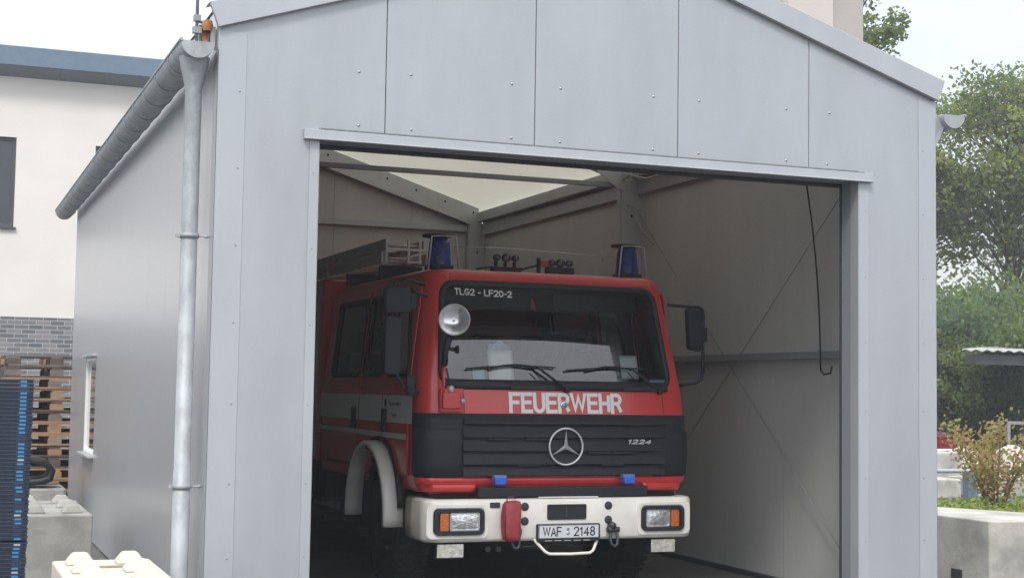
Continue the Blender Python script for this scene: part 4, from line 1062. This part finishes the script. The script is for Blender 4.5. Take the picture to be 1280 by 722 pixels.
# pallets
def make_pallet(x,y,z,ws,label,rnd):
    e=thing('wooden_pallet',label,'pallet',(x,y,z),'stacked wooden pallets')
    L,D=1.2,.8
    t=MB()
    for k in range(5): t.box(x-L/2,x+L/2,y-D/2+k*.171,y-D/2+k*.171+(.115 if k in(0,2,4) else .08),z+.122,z+.144)
    t.box(x-L/2,x-L/2+.14,y-D/2,y+D/2,z+.100,z+.1215); t.box(x-.07,x+.07,y-D/2,y+D/2,z+.100,z+.1215); t.box(x+L/2-.14,x+L/2,y-D/2,y+D/2,z+.100,z+.1215)
    t.build('top_deck',ws[0],e)
    for bx,bm in ((x-L/2+.07,ws[1]),(x,ws[2]),(x+L/2-.07,ws[3])):
        t=MB()
        for yy in (y-D/2+.07,y,y+D/2-.07): t.box(bx-.085,bx+.085,yy-.07,yy+.07,z+.0225,z+.0995)
        t.build('spacer_blocks',bm,e)
    t=MB()
    for yy in (y-D/2+.05,y,y+D/2-.05): t.box(x-L/2,x+L/2,yy-.05,yy+.05,z,z+.022)
    t.build('bottom_deck',ws[0],e)
ordn=['topmost','second','third','fourth','fifth','sixth','seventh','eighth','ninth','tenth','eleventh','twelfth','thirteenth','fourteenth','fifteenth']
rnd=random.Random(11)
for (sx,sy,N,desc) in ((1.52,20.55,14,'in the stack right behind the hall corner'),(.30,22.1,14,'in the farther stack behind the blue crates'),(1.50,21.5,14,'in the added dark backing row behind the hall corner stack'),(.28,23.1,14,'in the added dark backing row by the brick wall')):  # both rear rows are added as a dark backdrop for the pallet gaps
    for i in range(N):
        k=N-1-i
        lab=('%s wooden pallet %s'%(ordn[k],desc)) if k==0 else ('%s wooden pallet from the top %s'%(ordn[k],desc))
        ws=[rnd.choice(woods) for _ in range(4)]
        make_pallet(sx+rnd.uniform(-.02,.02),sy+rnd.uniform(-.02,.02),i*.1465,ws,lab,rnd)
# black rubber sheet folded over, on a grey bin in front of the pallets
gb=MB(); gb.prism(rrect(.95,17.6,1.0,.7,.05),'z',0,.52); tag(gb.build('storage_bin','concrete',bevel=.02),'light grey low bin under the black rubber roll','bin')
rr=MB(); pts=[]; rr.smooth=True
path=[(.50,.80),(.95,.86),(1.10,.86),(1.25,.82),(1.33,.72),(1.30,.60),(1.18,.56),(.95,.545),(.60,.545),(.50,.56)]
rr.grid([[(a,y,b) for a,b in path] for y in (17.30,17.45,17.6,17.8)])
fo=rr.build('rubber_sheet','black_rubber',solid=.07); tag(fo,'black rubber sheet folded over itself lying on the grey bin','rubber sheet')
# blue folded crates, one stack
N=62; hgt=.0275
def ordinal(n):
    return '%d%s'%(n,'th' if 10<=n%100<=20 else {1:'st',2:'nd',3:'rd'}.get(n%10,'th'))
protos=None
X0,X1,Y0,Y1=.02,.625,11.0,11.42
rnd=random.Random(5)
def crate_proto():
    e=thing('folded_crate','','folded crate',(0,0,0),'stack of blue folded crates')
    b_=MB(); b_.box(-.30,.30,.002,.40,.001,.0255); b_.build('tray','crate_blue',e)
    b_=MB(); b_.box(-.305,.305,-.004,.0015,.019,.0268); b_.box(-.3055,-.3005,0,.40,.019,.0268); b_.box(.3005,.3055,0,.40,.019,.0268); b_.build('rim','crate_blue',e)
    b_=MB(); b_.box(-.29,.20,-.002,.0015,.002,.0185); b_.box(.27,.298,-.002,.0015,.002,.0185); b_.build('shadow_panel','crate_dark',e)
    b_=MB(); b_.box(.213,.255,-.0035,.0015,.004,.0175); b_.build('clip','crate_bright',e)
    return e
proto=crate_proto()
pparts=list(proto.children)
for k in range(N):
    top=N-1-k
    if k==0: e=proto
    else:
        e=proto.copy(); col.objects.link(e)
        for c in pparts:
            d=c.copy(); col.objects.link(d); d.parent=e
            if c.name.startswith('clip') and rnd.random()<.35: d.data=c.data.copy(); d.data.materials[0]=MATS['aluminium' if rnd.random()<.3 else 'crate_blue']
    gap=.012 if k>=21 else 0
    e.location=(.375+rnd.uniform(-.004,.004)-.0008*(N-k)*.3,11.0+rnd.uniform(-.004,.004),k*hgt+gap)
    e['label']=('topmost blue folded crate on the tall stack at the left edge' if top==0 else 'blue folded crate, %s from the top of the tall stack at the left edge'%ordinal(top+1))

# ================================================================ RIGHT SIDE
cb=thing('concrete_barrier','pale chamfered concrete barrier block with a square pocket right of the hall','concrete block',(9.4,11.2,0))
b_=MB(); b_.prism([(8.765,10.75),(10.6,10.30),(10.75,10.95),(9.79,11.5),(9.38,12.28),(9.2,12.9),(8.70,12.9)],'z',.0,.60); b_.build('body','concrete_pale',cb,bevel=.012)
b_=MB(); b_.box(8.735,8.748,11.10,11.24,.03,.135); b_.build('lifting_pocket','dark_seam',cb)
b_=MB(); b_.box(8.5,8.745,10.2,12.7,.0,.02); struct(b_.build('kerb_strip','asphalt'))
# raised planting bed
b_=MB(); b_.prism([(9.45,12.4),(9.9,11.55),(11.2,10.9),(15,10.9),(15,12.9),(9.3,14.0)],'z',0,.42); struct(b_.build('planting_bed','soil'))
def leaf(mb,c,sz,rnd,flat=0):
    a=Vector((rnd.gauss(0,1),rnd.gauss(0,1),rnd.gauss(0,1)+flat)).normalized(); b=a.cross(Vector((rnd.gauss(0,1),rnd.gauss(0,1),rnd.gauss(0,1)))).normalized(); d=a.cross(b)
    b*=sz*.5; d*=sz*.32; c=Vector(c)
    mb.add([c-b,c-b*.1+d,c+b,c-b*.1-d],[(0,1,2,3)])
inside2=lambda x,y: inside(x,y,[(9.45,12.45),(9.9,11.6),(11.2,10.95),(14.9,10.95),(14.9,12.8),(9.35,13.9)])
cv=MB(); cv.keep=True; rnd=random.Random(21)
for k in range(16000):
    x=rnd.uniform(9.3,14.5); y=rnd.uniform(11.0,14.0)
    if not inside2(x,y): continue
    zz=.44+.15*rnd.random()**1.3+.04*math.sin(x*5)*math.sin(y*4)
    cv.mi=0 if rnd.random()<.6 else 1
    leaf(cv,(x,y,zz),rnd.uniform(.035,.07),rnd,1.2)
struct(cv.build('ground_cover',['cover_green','cover_light']),'stuff')
# shrub
sh=thing('shrub','loose shrub with reddish brown leaves and bare stems in the planting bed','shrub',(10.55,13.0,.42))
def shrub(e,cx,cy,z0,H,Rr,seed,mats,nl):
    rnd=random.Random(seed); st=MB(); lv=MB(); lv.keep=True
    for k in range(15):
        a=rnd.uniform(0,6.28); r=Rr*rnd.uniform(.25,1); h=H*rnd.uniform(.6,1)
        p0=Vector((cx+.05*math.cos(a),cy+.05*math.sin(a),z0)); p3=Vector((cx+r*math.cos(a),cy+r*math.sin(a),z0+h)); m1=p0.lerp(p3,.35)+Vector((0,0,h*.15)); m2=p0.lerp(p3,.7)+Vector((0,0,h*.08))
        st.tube([p0,m1,m2,p3],[.016,.011,.008,.004],n=5)
        for q in range(nl//15):
            t=rnd.uniform(.25,1.05); p=p0.lerp(p3,t)+Vector((rnd.gauss(0,.07),rnd.gauss(0,.07),h*.12*math.sin(t*3)+rnd.gauss(0,.06)))
            lv.mi=rnd.choice((0,0,0,1,1,2)); leaf(lv,p,rnd.uniform(.035,.065),rnd)
    st.build('stem','twig',e); lv.build('foliage',mats,e)
shrub(sh,10.68,13.0,.42,1.02,.58,4,['shrub_olive','shrub_brown','shrub_red'],2200)
# railing
ra=thing('railing','galvanised pipe railing behind the planting bed','railing',(15.7,19.7,0))
r_=MB(); r_.tube([(11,19.7,.50),(24,19.7,.50)],.035,n=10); r_.build('rail','galvanised',ra)
for x in (13.0,15.72,18.4,21.1):
    r_=MB(); r_.box(x-.10,x+.10,19.65,19.8,0,.46); r_.build('post','fascia_blue',ra,bevel=.01)
wr=thing('handrail','thin white rail in front of the red container','railing',(19,26,0))
r_=MB(); r_.tube([(14,26,.55),(20.5,26,.55)],.03,n=8); r_.build('rail','decal_white',wr)
for x in (15.0,20.4):
    r_=MB(); r_.tube([(x,26,0),(x,26,.52)],.025,n=8); r_.build('post','decal_white',wr)
for (x0,x1,y,d,h,lab) in ((13.2,16.0,20.3,.8,.33,'long pale concrete block left of the blue railing post'),(16.4,20.6,20.4,.8,.33,'low pale concrete block behind the shrub'),(16.0,18.95,24,1.0,.60,'cream concrete block in the second row under the white rail')):
    b_=MB(); b_.box(x0,x1,y,y+d,0,h); tag(b_.build('concrete_block','concrete_pale',bevel=.03),lab,'concrete block')
rnd=random.Random(9)
for k,(x,lab) in enumerate(((20.0,'left pale boulder behind the shrub'),(21.2,'middle pale boulder behind the shrub'),(22.4,'right pale boulder behind the shrub'))):
    bm=bmesh.new(); bmesh.ops.create_icosphere(bm,subdivisions=3,radius=1)
    for v in bm.verts:
        s_=1+.16*math.sin(v.co.x*4+k)+.12*math.sin(v.co.y*5+k*2)+rnd.uniform(-.03,.03); v.co=Vector((v.co.x*.66*s_,v.co.y*.45*s_,max(-.2,v.co.z*.40*s_)))
    me=bpy.data.meshes.new('boulder'); bm.to_mesh(me); bm.free(); me.materials.append(M['stone']); o=bpy.data.objects.new('boulder',me); o.location=(x,25.4,.20); col.objects.link(o); tag(o,lab,'boulder','pale boulders')
rd=thing('red_container','low red container with brown sloping lid beyond the rails','container',(20.4,28,0))
b_=MB(); b_.box(18.5,21.95,28,29.5,0,.76); b_.build('body','red_paint',rd,bevel=.02)
b_=MB(); b_.prism([(18.3,.765),(22.15,.765),(21.4,.90),(18.3,1.12)],'y',27.9,29.6); b_.build('lid','roof_brown',rd)
b_=MB(); b_.box(18.4,22.0,27.93,27.99,.60,.64); b_.build('trim','dark_red',rd)
# shelter
she=thing('shelter','open shelter with corrugated roof and dark interior below the trees','shelter',(26,30,0))
b_=MB(); b_.smooth=False
n_=160; x0=23.3; x1=36
x0=23.05
P=[[ (x0+sk+(x1-x0)*k/n_, y, z+.028*math.sin(k*1.57*1.0)) for k in range(n_+1)] for y,z,sk in ((29.2,2.80,0),(34,3.1,5.2))]
b_.grid(P); b_.build('corrugated_roof','aluminium',she,solid=.02)
b_=MB(); b_.box(23.6,36,29.4,29.55,2.48,2.72); b_.box(23.7,23.8,29.555,29.9,2.5,2.72); b_.build('beam','window_frame',she)
for x in (25.35,29.5,33.5):
    b_=MB(); b_.box(x-.07,x+.07,29.41,29.54,0,2.479); b_.build('post','aluminium',she)
b_=MB(); b_.box(27.9,36,33.9,34,0,2.7); b_.build('rear_wall','fascia_blue',she)
b_=MB(); b_.box(24.9,36,29.8,29.85,1.02,1.10); b_.box(24.9,24.97,29.8,29.85,0,1.02); b_.build('side_rail','galvanised',she)

# trees
def tree(name,label,x,y,H,z0,rx,rz,nclump,nleaf,sz,seed,mats,group='trees behind the hall',lean=0,trunk=.22):
    rnd=random.Random(seed); e=thing(name,label,'tree',(x,y,0),group)
    tk=MB(); lv=MB(); lv.keep=True
    cz=(H+z0)/2; hz=(H-z0)/2
    tk.tube([(x,y,0),(x+.1,y,z0*.5),(x-.05,y,z0),(x+.1,y,cz),(x,y,H-hz*.3)],[trunk,trunk*.85,trunk*.7,trunk*.5,trunk*.15],n=10)
    for k in range(nclump):
        while True:
            v=Vector((rnd.uniform(-1,1),rnd.uniform(-1,1),rnd.uniform(-1,1)))
            if .25<v.length<1: break
        v=v.normalized()*(v.length**.5)
        irr=1+.18*math.sin(3*math.atan2(v.y,v.x)+seed)+.15*math.sin(5*v.z+seed*2)
        c=Vector((x+v.x*rx*irr*.86,y+v.y*rx*irr*.86,cz+v.z*hz*irr*.84))
        st=Vector((x,y,max(z0*.7,c.z-rx*.6)))
        mid=st.lerp(c,.5)+Vector((rnd.uniform(-.3,.3),rnd.uniform(-.3,.3),.2))
        tk.tube([st,mid,c],[trunk*.2,trunk*.09,.01],n=5,caps=False)
        cr=rx*rnd.uniform(.14,.34); mi=rnd.choice((0,0,1,2)) 
        flat=rnd.uniform(.45,.8)
        for q in range(int(nleaf*rnd.uniform(.6,1.3))):
            d=Vector((rnd.gauss(0,1),rnd.gauss(0,1),rnd.gauss(0,1)*flat))
            d=d.normalized()*(rnd.random()**.45)*cr*1.25
            lv.mi=mi if rnd.random()<.85 else rnd.choice((0,1,2)); leaf(lv,c+d,rnd.uniform(.7,1.3)*sz,rnd,.6)
    tk.build('trunk','bark',e); lv.build('crown',mats,e)
    return e
def rz_(h): return h
G=['leaf_green','leaf_light','leaf_dark']; G2=['leaf_blue','leaf_green','leaf_dark']
tree('oak_tree','tall oak tree with a loose crown against the sky right of the hall',35.3,42,13.6,6.0,3.9,3,125,230,.18,3,G,trunk=.3)
tree('oak_tree','oak tree whose crown touches the right gutter of the hall',32.0,43,11.0,5.7,1.9,3,60,200,.17,9,G,trunk=.22)
tree('broadleaf_tree','low dense tree under the sky gap directly beside the hall wall',26.6,34,4.65,.3,2.9,2,110,260,.15,12,G2)
tree('broadleaf_tree','low bushy tree behind the shelter roof',31.0,38,5.3,.6,3.4,2,100,250,.16,17,G)
tree('broadleaf_tree','dark tree at the right picture edge behind the shelter',36.5,40,5.7,.6,3.6,2,90,240,.17,25,G2)
tree('broadleaf_tree','low leafy tree left of the shelter above the red container',24.6,32.5,3.6,.2,1.6,2,60,220,.12,31,G)
tree('poplar_tree','thin leafy treetop showing beside the beige tower',27.5,40,16.6,11.2,1.75,3,34,150,.17,41,G,trunk=.2)

hz_=MB(); hz_.box(-195,245,-95,350,-1.3,19)
hm=bpy.data.materials.new('haze'); hm.use_nodes=True; hn=hm.node_tree; hn.nodes.remove(hn.nodes['Principled BSDF']); pv=hn.nodes.new('ShaderNodeVolumePrincipled')
pv.inputs['Color'].default_value=(.90,.94,1,1); pv.inputs['Density'].default_value=.0016; hn.links.new(pv.outputs[0],hn.nodes['Material Output'].inputs['Volume']); MATS['haze']=hm
struct(hz_.build('haze','haze'),'stuff')
# ================================================================ CAMERA / LIGHT
yaw,pitch,roll,f=0.372321,0.06753619,0.01551394,1849.184
F=Vector((math.sin(yaw)*math.cos(pitch),math.cos(yaw)*math.cos(pitch),math.sin(pitch)))
Rv=Vector((math.cos(yaw),-math.sin(yaw),0)); U=Rv.cross(F)
R2=Rv*math.cos(roll)+U*math.sin(roll); U2=-Rv*math.sin(roll)+U*math.cos(roll)
cam=bpy.data.cameras.new('camera'); co=bpy.data.objects.new('camera',cam); col.objects.link(co)
m=Matrix((R2,U2,-F)).transposed().to_4x4(); m.translation=Vector((0,0,1.7)); co.matrix_world=m
cam.sensor_width=36; cam.lens=f/1280*36; cam.clip_end=3000; cam.clip_start=.05
scene.camera=co

SUN_EL,SUN_AZ=52,-150   # azimuth measured clockwise from +Y
az=R(SUN_AZ); el=R(SUN_EL)
sun_dir=Vector((math.sin(az)*math.cos(el),math.cos(az)*math.cos(el),math.sin(el)))
sl_=bpy.data.lights.new('sun','SUN'); sl_.energy=1.3; sl_.angle=R(14); sl_.color=(1,.95,.88)
so=bpy.data.objects.new('sun',sl_); col.objects.link(so); so.rotation_euler=(-sun_dir).to_track_quat('-Z','Y').to_euler(); so.location=(0,0,30)
w=bpy.data.worlds.new('World'); scene.world=w; w.use_nodes=True; n=w.node_tree.nodes; l=w.node_tree.links
bg=n['Background']; bg.inputs['Strength'].default_value=.12
sky=n.new('ShaderNodeTexSky'); sky.sky_type='NISHITA'; sky.sun_disc=False; sky.sun_elevation=el; sky.sun_rotation=az; sky.air_density=1.2; sky.dust_density=3
tc=n.new('ShaderNodeTexCoord'); mp=n.new('ShaderNodeMapping'); mp.inputs['Scale'].default_value=(1,1,2.2); l.new(tc.outputs['Generated'],mp.inputs[0])
nz=n.new('ShaderNodeTexNoise'); nz.inputs['Scale'].default_value=2.6; nz.inputs['Detail'].default_value=6; nz.inputs['Roughness'].default_value=.55; l.new(mp.outputs[0],nz.inputs['Vector'])
mr=n.new('ShaderNodeMapRange'); mr.inputs['From Min'].default_value=.36; mr.inputs['From Max'].default_value=.6; mr.inputs['To Min'].default_value=.6; mr.inputs['To Max'].default_value=1; l.new(nz.outputs['Fac'],mr.inputs['Value'])
mx=n.new('ShaderNodeMix'); mx.data_type='RGBA'; l.new(mr.outputs[0],mx.inputs['Factor']); l.new(sky.outputs[0],mx.inputs['A']); 
sp=n.new('ShaderNodeSeparateXYZ'); l.new(tc.outputs['Generated'],sp.inputs[0])
ov=n.new('ShaderNodeMapRange'); ov.inputs['From Min'].default_value=.12; ov.inputs['From Max'].default_value=1; ov.inputs['To Min'].default_value=4.5; ov.inputs['To Max'].default_value=12; l.new(sp.outputs['Z'],ov.inputs['Value'])
cl=n.new('ShaderNodeVectorMath'); cl.operation='SCALE'; cl.inputs[0].default_value=(.97,.985,1.04); l.new(ov.outputs[0],cl.inputs['Scale']); l.new(cl.outputs[0],mx.inputs['B'])
l.new(mx.outputs['Result'],bg.inputs['Color'])
vs=scene.view_settings; vs.view_transform='Standard'; vs.look='None'; vs.gamma=1; vs.exposure=.88; vs.use_curve_mapping=False
scene.cycles.max_bounces=8; scene.cycles.transparent_max_bounces=16
